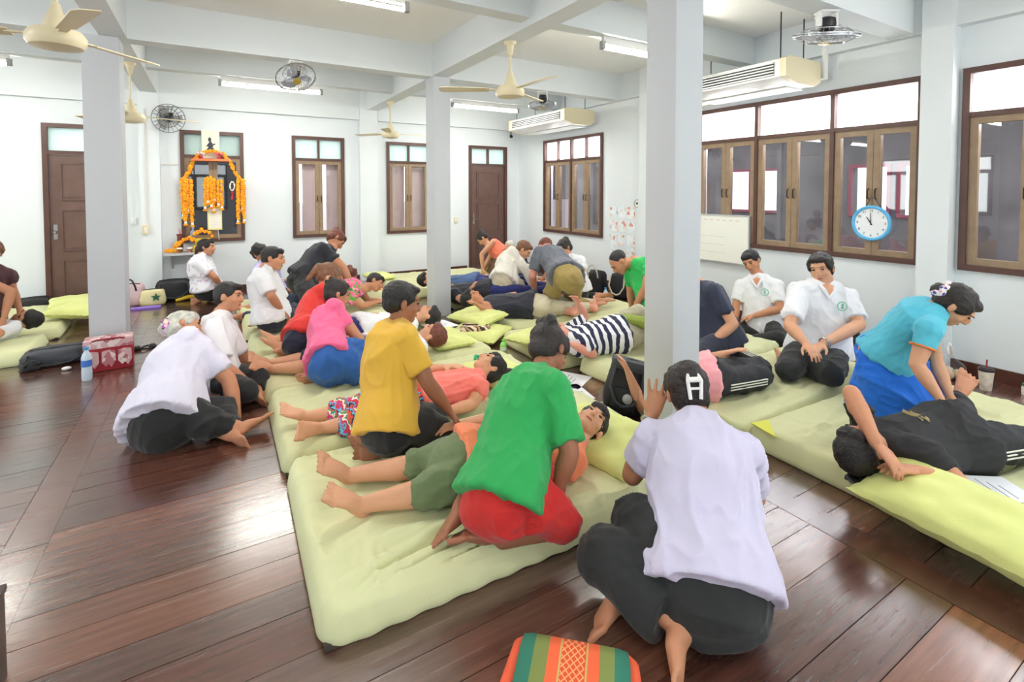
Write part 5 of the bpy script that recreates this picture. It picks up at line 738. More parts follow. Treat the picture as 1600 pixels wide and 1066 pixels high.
{'id': 'R3', 'S': 1.05, 'fat': 1.15, 'shirt': 'cream', 'slv': 1.5, 'pants': 'beige_pants', 'plen': 0.75, 'hair': 'short', 'hc': 'brown_hair', 'skin': 'tan2', 'det': 1, 'hem': 0.06, 'label': 'brown-haired person in cream long-sleeved shirt and beige trousers kneeling', 'j': {'pel': [3.24, 5.625, 0.37], 'neck': [3.514, 5.821, 0.664], 'right': [-0.335, -0.607, 0.72], 'front': [0.715, -0.662, -0.225], 'cright': [-0.335, -0.607, 0.72], 'cfront': [0.715, -0.662, -0.225], 'head': [3.63, 5.76, 0.741], 'hfront': [0.619, -0.536, -0.574], 'hup': [0.559, -0.212, 0.802], 'sL': [3.521, 5.89, 0.484], 'eL': [3.773, 5.789, 0.472], 'wL': [3.81, 5.716, 0.258], 'hL': [0.16, -0.318, -0.934], 'pL': [3.272, 5.682, 0.302], 'kL': [3.701, 5.89, 0.216], 'aL': [3.351, 5.939, 0.17], 'tL': [3.249, 5.971, 0.14], 'sR': [3.405, 5.679, 0.733], 'eR': [3.538, 5.536, 0.482], 'wR': [3.588, 5.457, 0.28], 'hR': [0.22, -0.356, -0.908], 'pR': [3.209, 5.567, 0.438], 'kR': [3.631, 5.648, 0.2], 'aR': [3.227, 5.72, 0.17], 'tR': [3.037, 5.634, 0.14]}},
{'id': 'R4', 'S': 1.1, 'fat': 1.15, 'shirt': 'grey_tee', 'slv': 0.75, 'pants': 'khaki', 'plen': 0.75, 'hair': 'buzz', 'hc': 'auburn', 'skin': 'pinkskin', 'det': 1, 'hem': 0.05, 'label': 'man in grey shirt and olive khaki trousers on hands and knees', 'j': {'pel': [3.433, 4.537, 0.58], 'neck': [3.536, 5.05, 0.748], 'right': [0.871, -0.014, -0.491], 'front': [-0.454, 0.359, -0.816], 'cright': [0.871, -0.014, -0.491], 'cfront': [-0.454, 0.359, -0.816], 'head': [3.572, 5.158, 0.83], 'hfront': [-0.046, 0.641, -0.766], 'hup': [0.26, 0.748, 0.611], 'sL': [3.361, 4.971, 0.811], 'eL': [3.258, 4.969, 0.532], 'wL': [3.392, 5.133, 0.325], 'hL': [0.455, 0.553, -0.698], 'pL': [3.347, 4.538, 0.629], 'kL': [3.357, 4.806, 0.2], 'aL': [3.462, 4.478, 0.18], 'tL': [3.631, 4.643, 0.229], 'sR': [3.677, 4.966, 0.632], 'eR': [3.767, 5.11, 0.369], 'wR': [3.767, 5.11, 0.1], 'hR': [0.0, 0.0, -1.0], 'pR': [3.519, 4.535, 0.531], 'kR': [3.768, 4.85, 0.22], 'aR': [3.78, 4.502, 0.18], 'tR': [3.909, 4.699, 0.236]}},
{'id': 'R5', 'S': 1.02, 'fat': 1.1, 'shirt': 'white_cotton', 'slv': 0.75, 'pants': 'black', 'plen': 0.9, 'hair': 'bun', 'hc': 'black_brown', 'skin': 'tan', 'det': 1, 'hem': 0.12, 'label': 'woman in long white shirt seated behind the man on hands and knees', 'j': {'pel': [4.131, 5.249, 0.26], 'neck': [4.082, 5.354, 0.661], 'right': [-0.392, 0.877, -0.277], 'front': [-0.912, -0.41, -0.006], 'cright': [-0.392, 0.877, -0.277], 'cfront': [-0.912, -0.41, -0.006], 'head': [4.048, 5.395, 0.779], 'hfront': [-0.904, -0.065, -0.423], 'hup': [-0.42, 0.316, 0.851], 'sL': [4.157, 5.186, 0.629], 'eL': [4.083, 5.07, 0.498], 'wL': [3.891, 5.156, 0.465], 'hL': [-0.902, 0.402, -0.157], 'pL': [4.167, 5.169, 0.285], 'kL': [4.106, 5.083, 0.14], 'aL': [4.29, 5.458, 0.14], 'tL': [4.38, 5.642, 0.14], 'sR': [4.025, 5.481, 0.536], 'eR': [3.94, 5.537, 0.51], 'wR': [3.859, 5.571, 0.408], 'hR': [-0.597, 0.258, -0.759], 'pR': [4.095, 5.33, 0.235], 'kR': [4.073, 5.381, 0.14], 'aR': [4.366, 5.083, 0.14], 'tR': [4.51, 4.938, 0.14]}},
{'id': 'S1', 'S': 1.02, 'fat': 1.1, 'shirt': 'black_tank', 'slv': 0, 'pants': 'beige_pants', 'plen': 0.9, 'hair': 'short', 'hc': 'black', 'skin': 'tan', 'det': 1, 'hem': 0.02, 'label': 'man in black tank top lying with his arm under his head, pillows beside him', 'j': {'pel': [3.109, 4.702, 0.25], 'neck': [2.686, 5.106, 0.25], 'right': [-0.69, -0.724, 0.0], 'front': [0.0, 0.0, 1.0], 'cright': [-0.69, -0.724, 0.0], 'cfront': [0.0, 0.0, 1.0], 'head': [2.563, 5.191, 0.3], 'hfront': [0.378, -0.327, 0.866], 'hup': [-0.72, 0.484, 0.497], 'sL': [2.861, 5.171, 0.25], 'eL': [3.148, 5.201, 0.281], 'wL': [2.969, 4.996, 0.319], 'hL': [-0.654, -0.744, 0.139], 'pL': [3.172, 4.769, 0.25], 'kL': [3.632, 4.798, 0.2], 'aL': [4.02, 4.669, 0.18], 'tL': [4.213, 4.605, 0.17], 'sR': [2.628, 4.928, 0.25], 'eR': [2.628, 4.847, 0.192], 'wR': [2.471, 4.832, 0.3], 'hR': [-0.823, -0.079, 0.563], 'pR': [3.046, 4.636, 0.25], 'kR': [3.441, 4.606, 0.2], 'aR': [3.822, 4.552, 0.18], 'tR': [4.023, 4.524, 0.169]}},
{'id': 'S2', 'S': 1.0, 'fat': 1.0, 'shirt': 'jeans_blue', 'slv': 0.8, 'pants': 'navy_blue', 'plen': 0.9, 'hair': 'short', 'hc': 'black_brown', 'skin': 'tan2', 'det': 0, 'hem': 0.03, 'label': 'dark-haired person lying partly hidden behind the slim white pillar', 'j': {'pel': [3.197, 6.309, 0.24], 'neck': [2.776, 6.664, 0.24], 'right': [-0.644, -0.765, 0.0], 'front': [0.0, 0.0, 1.0], 'cright': [-0.644, -0.765, 0.0], 'cfront': [0.0, 0.0, 1.0], 'head': [2.61, 6.754, 0.275], 'hfront': [0.486, -0.421, 0.766], 'hup': [-0.719, 0.306, 0.624], 'sL': [2.943, 6.738, 0.24], 'eL': [3.226, 6.698, 0.24], 'wL': [3.409, 6.544, 0.293], 'hL': [0.747, -0.629, 0.217], 'pL': [3.255, 6.378, 0.24], 'kL': [3.611, 6.159, 0.281], 'aL': [3.924, 5.895, 0.281], 'tL': [4.077, 5.766, 0.281], 'sR': [2.731, 6.486, 0.24], 'eR': [2.818, 6.215, 0.24], 'wR': [3.001, 6.061, 0.293], 'hR': [0.747, -0.629, 0.217], 'pR': [3.139, 6.24, 0.24], 'kR': [3.415, 5.927, 0.281], 'aR': [3.728, 5.662, 0.281], 'tR': [3.881, 5.534, 0.281]}},
{'id': 'S3', 'S': 1.0, 'fat': 1.05, 'shirt': 'black_tee', 'slv': 0.5, 'pants': 'navy_blue', 'plen': 0.9, 'hair': 'short', 'hc': 'black', 'skin': 'tan2', 'det': 0, 'hem': 0.03, 'label': 'person in black tee lying just behind the man in the black tank top', 'j': {'pel': [3.07, 5.695, 0.25], 'neck': [2.636, 5.954, 0.25], 'right': [-0.514, -0.858, 0.0], 'front': [0.0, 0.0, 1.0], 'cright': [-0.514, -0.858, 0.0], 'cfront': [0.0, 0.0, 1.0], 'head': [2.501, 6.055, 0.28], 'hfront': [0.486, -0.421, 0.766], 'hup': [-0.631, 0.437, 0.641], 'sL': [2.79, 6.055, 0.25], 'eL': [3.073, 6.084, 0.25], 'wL': [3.279, 5.961, 0.303], 'hL': [0.838, -0.501, 0.217], 'pL': [3.116, 5.772, 0.25], 'kL': [3.503, 5.613, 0.291], 'aL': [3.855, 5.402, 0.291], 'tL': [4.026, 5.299, 0.291], 'sR': [2.62, 5.771, 0.25], 'eR': [2.657, 5.65, 0.18], 'wR': [2.756, 5.617, 0.32], 'hR': [0.567, -0.192, 0.801], 'pR': [3.024, 5.617, 0.25], 'kR': [3.347, 5.352, 0.291], 'aR': [3.699, 5.141, 0.291], 'tR': [3.87, 5.039, 0.291]}},
{'id': 'T', 'S': 1.0, 'fat': 1.12, 'shirt': 'striped', 'slv': 0.7, 'pants': 'greige_pants', 'plen': 0.6, 'hair': 'short', 'hc': 'black_brown', 'skin': 'pinkskin', 'det': 1, 'hem': 0.04, 'label': 'person in navy and white striped shirt lying with face turned away on a pillow', 'j': {'pel': [3.132, 3.348, 0.26], 'neck': [2.674, 3.485, 0.26], 'right': [-0.286, -0.958, 0.0], 'front': [0.0, 0.0, 1.0], 'cright': [-0.286, -0.958, 0.0], 'cfront': [0.0, 0.0, 1.0], 'head': [2.556, 3.531, 0.3], 'hfront': [0.491, -0.095, 0.866], 'hup': [-0.803, 0.336, 0.492], 'sL': [2.798, 3.62, 0.26], 'eL': [3.046, 3.73, 0.348], 'wL': [2.889, 3.646, 0.516], 'hL': [-0.64, -0.346, 0.686], 'pL': [3.158, 3.435, 0.26], 'kL': [3.376, 3.381, 0.42], 'aL': [3.785, 3.523, 0.292], 'tL': [3.966, 3.586, 0.235], 'sR': [2.704, 3.304, 0.26], 'eR': [2.729, 3.242, 0.177], 'wR': [2.556, 3.304, 0.27], 'hR': [-0.839, 0.301, 0.453], 'pR': [3.107, 3.262, 0.26], 'kR': [3.56, 3.347, 0.232], 'aR': [3.924, 3.249, 0.18], 'tR': [4.115, 3.198, 0.152]}},
{'id': 'U', 'S': 1.05, 'fat': 1.0, 'shirt': 'green2', 'slv': 0.6, 'pants': 'dark_red', 'plen': 0.4, 'hair': 'fade', 'hc': 'black', 'skin': 'tan', 'det': 1, 'hem': 0.1, 'label': 'man in green shirt and dark red shorts bending over the striped-shirt person', 'j': {'pel': [3.825, 3.593, 0.45], 'neck': [3.776, 3.807, 0.791], 'right': [0.088, 0.85, -0.519], 'front': [-0.989, 0.011, -0.149], 'cright': [0.088, 0.85, -0.519], 'cfront': [-0.989, 0.011, -0.149], 'head': [3.635, 3.894, 0.804], 'hfront': [-0.618, 0.176, -0.766], 'hup': [-0.606, 0.514, 0.607], 'sL': [3.771, 3.615, 0.81], 'eL': [3.641, 3.521, 0.611], 'wL': [3.634, 3.666, 0.38], 'hL': [-0.025, 0.534, -0.845], 'pL': [3.817, 3.513, 0.499], 'kL': [3.784, 3.655, 0.2], 'aL': [4.212, 3.61, 0.179], 'tL': [4.421, 3.589, 0.168], 'sR': [3.802, 3.91, 0.63], 'eR': [3.839, 3.942, 0.473], 'wR': [3.849, 3.941, 0.313], 'hR': [0.062, -0.007, -0.998], 'pR': [3.834, 3.673, 0.401], 'kR': [4.099, 3.866, 0.2], 'aR': [4.527, 3.822, 0.179], 'tR': [4.735, 3.801, 0.168]}},
{'id': 'V', 'S': 1.0, 'fat': 1.1, 'shirt': 'pink2', 'slv': 0.5, 'pants': 'track', 'plen': 0.95, 'hair': 'short', 'hc': 'black', 'skin': 'tan2', 'det': 1, 'hem': 0.05, 'label': 'person in black side-striped track trousers lying behind the big grey pillar', 'j': {'pel': [2.974, 2.277, 0.24], 'neck': [2.711, 2.462, 0.24], 'right': [-0.577, -0.817, 0.0], 'front': [0.0, 0.0, 1.0], 'cright': [-0.577, -0.817, 0.0], 'cfront': [0.0, 0.0, 1.0], 'head': [2.804, 2.47, 0.28], 'hfront': [-0.243, 0.437, 0.866], 'hup': [0.964, 0.012, 0.265], 'sL': [2.872, 2.551, 0.24], 'eL': [3.157, 2.535, 0.24], 'wL': [3.244, 2.335, 0.352], 'hL': [0.359, -0.814, 0.457], 'pL': [3.026, 2.35, 0.24], 'kL': [3.469, 2.203, 0.24], 'aL': [3.731, 2.538, 0.18], 'tL': [3.853, 2.694, 0.152], 'sR': [2.682, 2.281, 0.24], 'eR': [2.485, 2.426, 0.075], 'wR': [2.392, 2.471, 0.324], 'hR': [-0.347, 0.169, 0.922], 'pR': [2.922, 2.203, 0.24], 'kR': [3.379, 2.143, 0.212], 'aR': [3.002, 2.193, 0.19], 'tR': [2.804, 2.22, 0.179]}},
{'id': 'W2', 'S': 1.02, 'fat': 1.2, 'shirt': 'navy_tee', 'slv': 0.7, 'pants': 'navy_skirt', 'plen': 0.9, 'hair': 'bun', 'hc': 'black', 'skin': 'tan2', 'det': 1, 'hem': 0.14, 'label': 'woman in dark navy top kneeling half hidden to the right of the big pillar', 'j': {'pel': [3.714, 2.74, 0.28], 'neck': [3.658, 2.932, 0.706], 'right': [0.174, 0.906, -0.386], 'front': [-0.977, 0.112, -0.179], 'cright': [0.174, 0.906, -0.386], 'cfront': [-0.977, 0.112, -0.179], 'head': [3.596, 3.035, 0.827], 'hfront': [-0.866, 0.014, -0.5], 'hup': [-0.392, 0.603, 0.695], 'sL': [3.639, 2.747, 0.697], 'eL': [3.636, 2.559, 0.461], 'wL': [3.487, 2.668, 0.293], 'hL': [-0.596, 0.439, -0.673], 'pL': [3.698, 2.657, 0.315], 'kL': [3.291, 2.66, 0.2], 'aL': [3.594, 2.618, 0.17], 'tL': [3.794, 2.58, 0.17], 'sR': [3.698, 3.051, 0.567], 'eR': [3.656, 3.151, 0.297], 'wR': [3.42, 3.1, 0.233], 'hR': [-0.945, -0.206, -0.254], 'pR': [3.73, 2.823, 0.245], 'kR': [3.431, 2.839, 0.2], 'aR': [3.744, 2.76, 0.17], 'tR': [3.944, 2.721, 0.17]}},
{'id': 'W', 'S': 1.02, 'fat': 1.08, 'shirt': 'white_cotton', 'slv': 0.75, 'pants': 'black', 'plen': 0.9, 'hair': 'short', 'hc': 'black', 'skin': 'tan', 'det': 1, 'hem': 0.08, 'badge': 1, 'label': 'man in white shirt sitting cross-legged against the right wall under the whiteboard', 'j': {'pel': [4.875, 3.103, 0.13], 'neck': [4.916, 3.179, 0.633], 'right': [-0.406, 0.908, -0.104], 'front': [-0.91, -0.392, 0.134], 'cright': [-0.406, 0.908, -0.104], 'cfront': [-0.91, -0.392, 0.134], 'head': [4.898, 3.245, 0.797], 'hfront': [-0.937, -0.235, -0.259], 'hup': [-0.327, 0.324, 0.888], 'sL': [4.978, 3.014, 0.57], 'eL': [4.87, 2.906, 0.365], 'wL': [4.721, 3.087, 0.278], 'hL': [-0.593, 0.726, -0.347], 'pL': [4.912, 3.02, 0.14], 'kL': [4.667, 2.805, 0.13], 'aL': [4.547, 3.013, 0.07], 'tL': [4.464, 3.197, 0.041], 'sR': [4.841, 3.32, 0.535], 'eR': [4.745, 3.313, 0.331], 'wR': [4.65, 3.257, 0.172], 'hR': [-0.49, -0.29, -0.822], 'pR': [4.838, 3.187, 0.12], 'kR': [4.647, 3.24, 0.13], 'aR': [4.726, 3.006, 0.07], 'tR': [4.808, 2.822, 0.041]}},
{'id': 'X', 'S': 1.08, 'fat': 1.22, 'shirt': 'white_cotton', 'slv': 0.8, 'pants': 'black', 'plen': 0.95, 'hair': 'bunback', 'hc': 'black_brown', 'skin': 'tan2', 'det': 2, 'hem': 0.04, 'label': 'woman in white shirt with green badge kneeling with hands in her lap below the clock', 'badge': 1, 'watch': 'L', 'j': {'pel': [4.21, 2.191, 0.25], 'neck': [4.298, 2.2, 0.783], 'right': [-0.728, 0.677, 0.109], 'front': [-0.666, -0.736, 0.122], 'cright': [-0.728, 0.677, 0.109], 'cfront': [-0.666, -0.736, 0.122], 'head': [4.302, 2.227, 0.907], 'hfront': [-0.966, -0.243, -0.087], 'hup': [-0.133, 0.18, 0.975], 'sL': [4.413, 2.078, 0.678], 'eL': [4.297, 1.932, 0.512], 'wL': [3.847, 1.967, 0.419], 'hL': [-0.977, 0.076, -0.2], 'pL': [4.281, 2.125, 0.239], 'kL': [3.838, 1.897, 0.212], 'aL': [4.015, 2.301, 0.171], 'tL': [4.161, 2.459, 0.16], 'sR': [4.154, 2.319, 0.717], 'eR': [3.796, 2.187, 0.508], 'wR': [3.734, 2.035, 0.429], 'hR': [-0.342, -0.834, -0.434], 'pR': [4.139, 2.257, 0.261], 'kR': [3.683, 2.125, 0.21], 'aR': [4.073, 2.331, 0.168], 'tR': [4.22, 2.489, 0.158]}},
{'id': 'Y', 'S': 1.05, 'fat': 1.0, 'shirt': 'turquoise', 'slv': 0.5, 'pants': 'bright_blue', 'plen': 0.95, 'hair': 'bunback', 'hc': 'black_brown', 'skin': 'tan2', 'det': 2, 'hem': 0.04, 'skirt': 2, 'label': 'woman in turquoise tee and bright blue skirt leaning over the man in black', 'scrunchie': 2, 'j': {'pel': [3.76, 1.516, 0.46], 'neck': [3.83, 1.3, 0.807], 'right': [-0.659, 0.571, 0.49], 'front': [-0.733, -0.633, -0.248], 'cright': [-0.911, -0.407, -0.07], 'cfront': [0.377, -0.749, -0.545], 'head': [3.864, 1.218, 0.851], 'hfront': [0.262, -0.587, -0.766], 'hup': [0.288, -0.71, 0.643], 'sL': [3.974, 1.414, 0.749], 'eL': [3.933, 1.324, 0.455], 'wL': [3.901, 1.241, 0.275], 'hL': [-0.16, -0.415, -0.895], 'pL': [3.822, 1.463, 0.414], 'kL': [4.035, 1.432, 0.2], 'aL': [4.432, 1.596, 0.179], 'tL': [4.626, 1.677, 0.168], 'sR': [3.658, 1.273, 0.724], 'eR': [3.569, 1.295, 0.519], 'wR': [3.555, 1.171, 0.355], 'hR': [-0.068, -0.604, -0.794], 'pR': [3.698, 1.57, 0.506], 'kR': [3.647, 1.51, 0.2], 'aR': [4.044, 1.675, 0.179], 'tR': [4.238, 1.755, 0.168]}},
{'id': 'Z', 'S': 1.08, 'fat': 1.05, 'shirt': 'black_print', 'slv': 0.55, 'pants': 'track', 'plen': 0.85, 'hair': 'short', 'hc': 'black', 'skin': 'tan', 'det': 2, 'hem': 0.04, 'label': 'man in black sportswear lying on the right mat with hands clasped', 'j': {'pel': [3.375, 1.052, 0.24], 'neck': [2.938, 1.204, 0.26], 'right': [-0.328, -0.945, 0.0], 'front': [0.041, -0.014, 0.999], 'cright': [-0.328, -0.945, 0.0], 'cfront': [0.041, -0.014, 0.999], 'head': [2.731, 1.212, 0.277], 'hfront': [0.299, 0.166, 0.94], 'hup': [-0.954, 0.077, 0.29], 'sL': [3.078, 1.344, 0.256], 'eL': [2.841, 1.306, 0.497], 'wL': [2.668, 1.117, 0.36], 'hL': [-0.013, -0.771, -0.637], 'pL': [3.407, 1.144, 0.24], 'kL': [3.751, 1.143, 0.22], 'aL': [4.155, 1.276, 0.2], 'tL': [4.235, 1.257, 0.3], 'sR': [2.962, 1.007, 0.256], 'eR': [2.912, 0.868, 0.2], 'wR': [2.792, 1.002, 0.25], 'hR': [-0.88, 0.451, 0.149], 'pR': [3.343, 0.961, 0.24], 'kR': [3.621, 0.841, 0.24], 'aR': [3.955, 0.655, 0.2], 'tR': [4.143, 0.55, 0.178]}},
]
# ================= people =================
V3=lambda a: np.array(a,float)
def nz(v): return v/(np.linalg.norm(v)+1e-9)
def loft(mb,pts,rad,side,n=14,caps=(1,1)):
    """tapered tube with elliptical rings; rad=[(half width along side, half depth)]"""
    pts=[V3(p) for p in pts]; m=len(pts); P=[];Rr=[];T=[]
    for i in range(m):
        t=nz(pts[min(i+1,m-1)]-pts[max(i-1,0)]); T.append(t)
    sides=side if isinstance(side,list) else [side]*m
    seq=[]
    if caps[0]:
        for a in (80,55,28):
            c=math.cos(R_(a)); s=math.sin(R_(a)); e=min(rad[0])*caps[0]; seq.append((pts[0]-T[0]*e*s,(rad[0][0]*c,rad[0][1]*c),T[0],sides[0]))
    for i in range(m): seq.append((pts[i],rad[i],T[i],sides[i]))
    if caps[1]:
        for a in (28,55,80):
            c=math.cos(R_(a)); s=math.sin(R_(a)); e=min(rad[-1])*caps[1]; seq.append((pts[-1]+T[-1]*e*s,(rad[-1][0]*c,rad[-1][1]*c),T[-1],sides[-1]))
    v=[]
    for p,(a,b),t,sd in seq:
        sd=V3(sd); x=sd-t*(sd@t)
        if np.linalg.norm(x)<.05: x=np.cross(t,V3((.3,.9,.2)))
        x=nz(x); y=np.cross(t,x)
        for k in range(n):
            an=2*math.pi*k/n; v.append(tuple(p+x*a*math.cos(an)+y*b*math.sin(an)))
    f=[]
    for i in range(len(seq)-1):
        for k in range(n): f.append((i*n+k,i*n+(k+1)%n,(i+1)*n+(k+1)%n,(i+1)*n+k))
    f.append(tuple(range(n-1,-1,-1))); f.append(tuple((len(seq)-1)*n+k for k in range(n)))
    mb.add(v,f)
def cap(mb,a,b,ra,rb,n=12,flat=(1,1)):
    loft(mb,[a,b],[(ra,ra),(rb,rb)],(.31,.87,.2),n,flat)
def vnoise(p,seed=0):
    p=p+seed*17.3; i=np.floor(p).astype(np.int64); f=p-i; f=f*f*(3-2*f)
    def h(a,b,c):
        n=(a*374761393+b*668265263+c*2147483647+seed*1013)&0xffffffff
        n=((n^(n>>13))*1274126177)&0xffffffff; return ((n^(n>>16))&0xffff)/65535.
    r=0
    for dx in (0,1):
        for dy in (0,1):
            for dz in (0,1):
                w=(f[:,0] if dx else 1-f[:,0])*(f[:,1] if dy else 1-f[:,1])*(f[:,2] if dz else 1-f[:,2])
                r=r+w*h(i[:,0]+dx,i[:,1]+dy,i[:,2]+dz)
    return r
PEND=[]
def remesh(mb,name,mat,parent,base,vox,smooth=4,wr=0,wf=9.,seed=0,ax=None,gk='thing'):
    me=bpy.data.meshes.new(name+'_tmp'); me.from_pydata(mb.v,[],mb.f)
    o=bpy.data.objects.new(name+'_tmp',me); COL.objects.link(o)
    m=o.modifiers.new('r','REMESH'); m.mode='VOXEL'; m.voxel_size=vox
    if smooth: s=o.modifiers.new('s','SMOOTH'); s.factor=.5; s.iterations=smooth
    PEND.append((o,name,mat,parent,base,wr,wf,seed,ax))
def flush():
    dg=bpy.context.evaluated_depsgraph_get(); dg.update()
    for (o,name,mat,parent,base,wr,wf,seed,ax) in PEND:
        me=bpy.data.meshes.new_from_object(o.evaluated_get(dg)); me.name=name
        n=len(me.vertices); co=np.empty(n*3); me.vertices.foreach_get('co',co); co=co.reshape(-1,3)
        if wr:
            nn=np.empty(n*3); me.vertex_normals.foreach_get('vector',nn); nn=nn.reshape(-1,3)
            q=co.copy()
            if ax is not None: a=V3(ax); q=q-np.outer(q@a,a)*.55
            w=np.stack([vnoise(q*wf*.5,seed+k) for k in range(3)],1)-.5
            r1=1-np.abs(2*vnoise(q*wf+w*2.2,seed+5)-1)*1.6; r2=1-np.abs(2*vnoise(q*wf*2.1+w*3,seed+9)-1)*1.8
            d=wr*(np.clip(r1,0,1)**2*1.2+np.clip(r2,0,1)**2*.5-.35)
            co=co+nn*d[:,None]
        co=co-V3(base)
        me.vertices.foreach_set('co',co.ravel()); me.materials.clear(); me.materials.append(mat)
        me.polygons.foreach_set('use_smooth',[True]*len(me.polygons)); me.update()
        x=bpy.data.objects.new(name,me); COL.objects.link(x); x.parent=parent
        t=o.data; bpy.data.objects.remove(o); bpy.data.meshes.remove(t)
    PEND.clear()
def skinm(n,c):
    m=M('skin_'+n,c,.5,bump=.05,bscale=90,var=.05,vscale=9,spec=.35); b=m.node_tree.nodes['Principled BSDF']
    b.inputs['Subsurface Weight'].default_value=.08; b.inputs['Subsurface Radius'].default_value=(.02,.008,.004); return m
SK={'tan':skinm('tan',(198,140,108)),'tan2':skinm('light_tan',(214,160,128)),'brown':skinm('brown',(156,104,78)),'pinkskin':skinm('pink',(222,156,136))}
def hairm(n,c): return M('hair_'+n,c,.42,bump=.7,bscale=140,var=.35,vscale=30)
HM={'black':hairm('black',(26,24,26)),'black_brown':hairm('black_brown',(36,28,28)),'brown_hair':hairm('brown',(128,86,62)),'auburn':hairm('auburn',(112,58,42)),'grey_hair':hairm('grey',(206,206,196))}
CL={}
for n,c in dict(white_blouse=(208,203,230),white_lilac=(222,220,240),white_cotton=(238,239,245),yellow=(224,176,62),green=(38,160,82),green2=(40,186,92),orange=(244,138,98),coral=(244,126,116),
    pink=(238,104,150),redshirt=(222,58,52),lilac=(196,186,232),black_tee=(42,43,52),light_blue=(178,208,240),dark_brown=(74,40,46),orange_tank=(232,120,92),navy_tee=(44,50,72),cream=(240,236,226),
    grey_tee=(104,108,120),black_tank=(38,40,54),jeans_blue=(72,98,142),pink2=(246,170,178),turquoise=(88,190,216),black=(34,36,38),red=(198,34,32),olive_pants=(104,120,84),blue_skirt=(36,92,166),
    dark_navy=(40,46,68),navy_blue=(34,44,110),beige_pants=(206,196,172),khaki=(160,140,84),greige_pants=(176,170,146),dark_red=(140,30,34),bright_blue=(28,112,222),navy_skirt=(44,48,66)).items():
    CL[n]=M('cloth_'+n,c,.85,bump=.12,bscale=260,sheen=.15)
def crease(m,st=.55,sc=7.):
    nt=m.node_tree; b=nt.nodes['Principled BSDF']; tc=nt.nodes.new('ShaderNodeTexCoord')
    n=nt.nodes.new('ShaderNodeTexNoise'); n.noise_type='RIDGED_MULTIFRACTAL'; n.inputs['Scale'].default_value=sc; n.inputs['Detail'].default_value=2.5; n.inputs['Distortion'].default_value=1.2; nt.links.new(tc.outputs['Object'],n.inputs['Vector'])
    bp=nt.nodes.new('ShaderNodeBump'); bp.inputs['Strength'].default_value=st; bp.inputs['Distance'].default_value=.012; nt.links.new(n.outputs[0],bp.inputs['Height'])
    if b.inputs['Normal'].links: nt.links.new(b.inputs['Normal'].links[0].from_socket,bp.inputs['Normal'])
    nt.links.new(bp.outputs[0],b.inputs['Normal'])
CL['patterned']=patt('cloth_patterned',stripes((.95,.3,.25),13,[(0,(216,52,62)),(.16,(240,240,236)),(.3,(64,150,110)),(.45,(222,88,60)),(.6,(40,40,90)),(.72,(110,190,226)),(.88,(200,60,130))],warp=.12,wscale=24))
CL['floral']=patt('cloth_floral',blotch(30,[(0,(226,96,140)),(.35,(246,170,190)),(.55,(96,180,70)),(.75,(236,120,160)),(.9,(60,130,60))]))
CL['brown_print']=patt('cloth_brown_print',blotch(40,[(0,(120,96,70)),(.5,(150,126,96)),(.8,(96,74,56))]))
CL['white_printed']=patt('cloth_white_printed',blotch(38,[(0,(240,240,247)),(.86,(196,190,224)),(.94,(226,196,214))]))
CL['striped']=patt('cloth_striped',stripes((.97,-.2,.1),15,[(0,(236,236,242)),(.5,(38,44,74))],warp=.05,wscale=7))
CL['black_print']=M('cloth_black_print',(38,38,42),.8,bump=.12,bscale=260)
CL['track']=M('cloth_track',(36,37,42),.75,bump=.1,bscale=200)
for m_ in set(CL.values()): crease(m_)
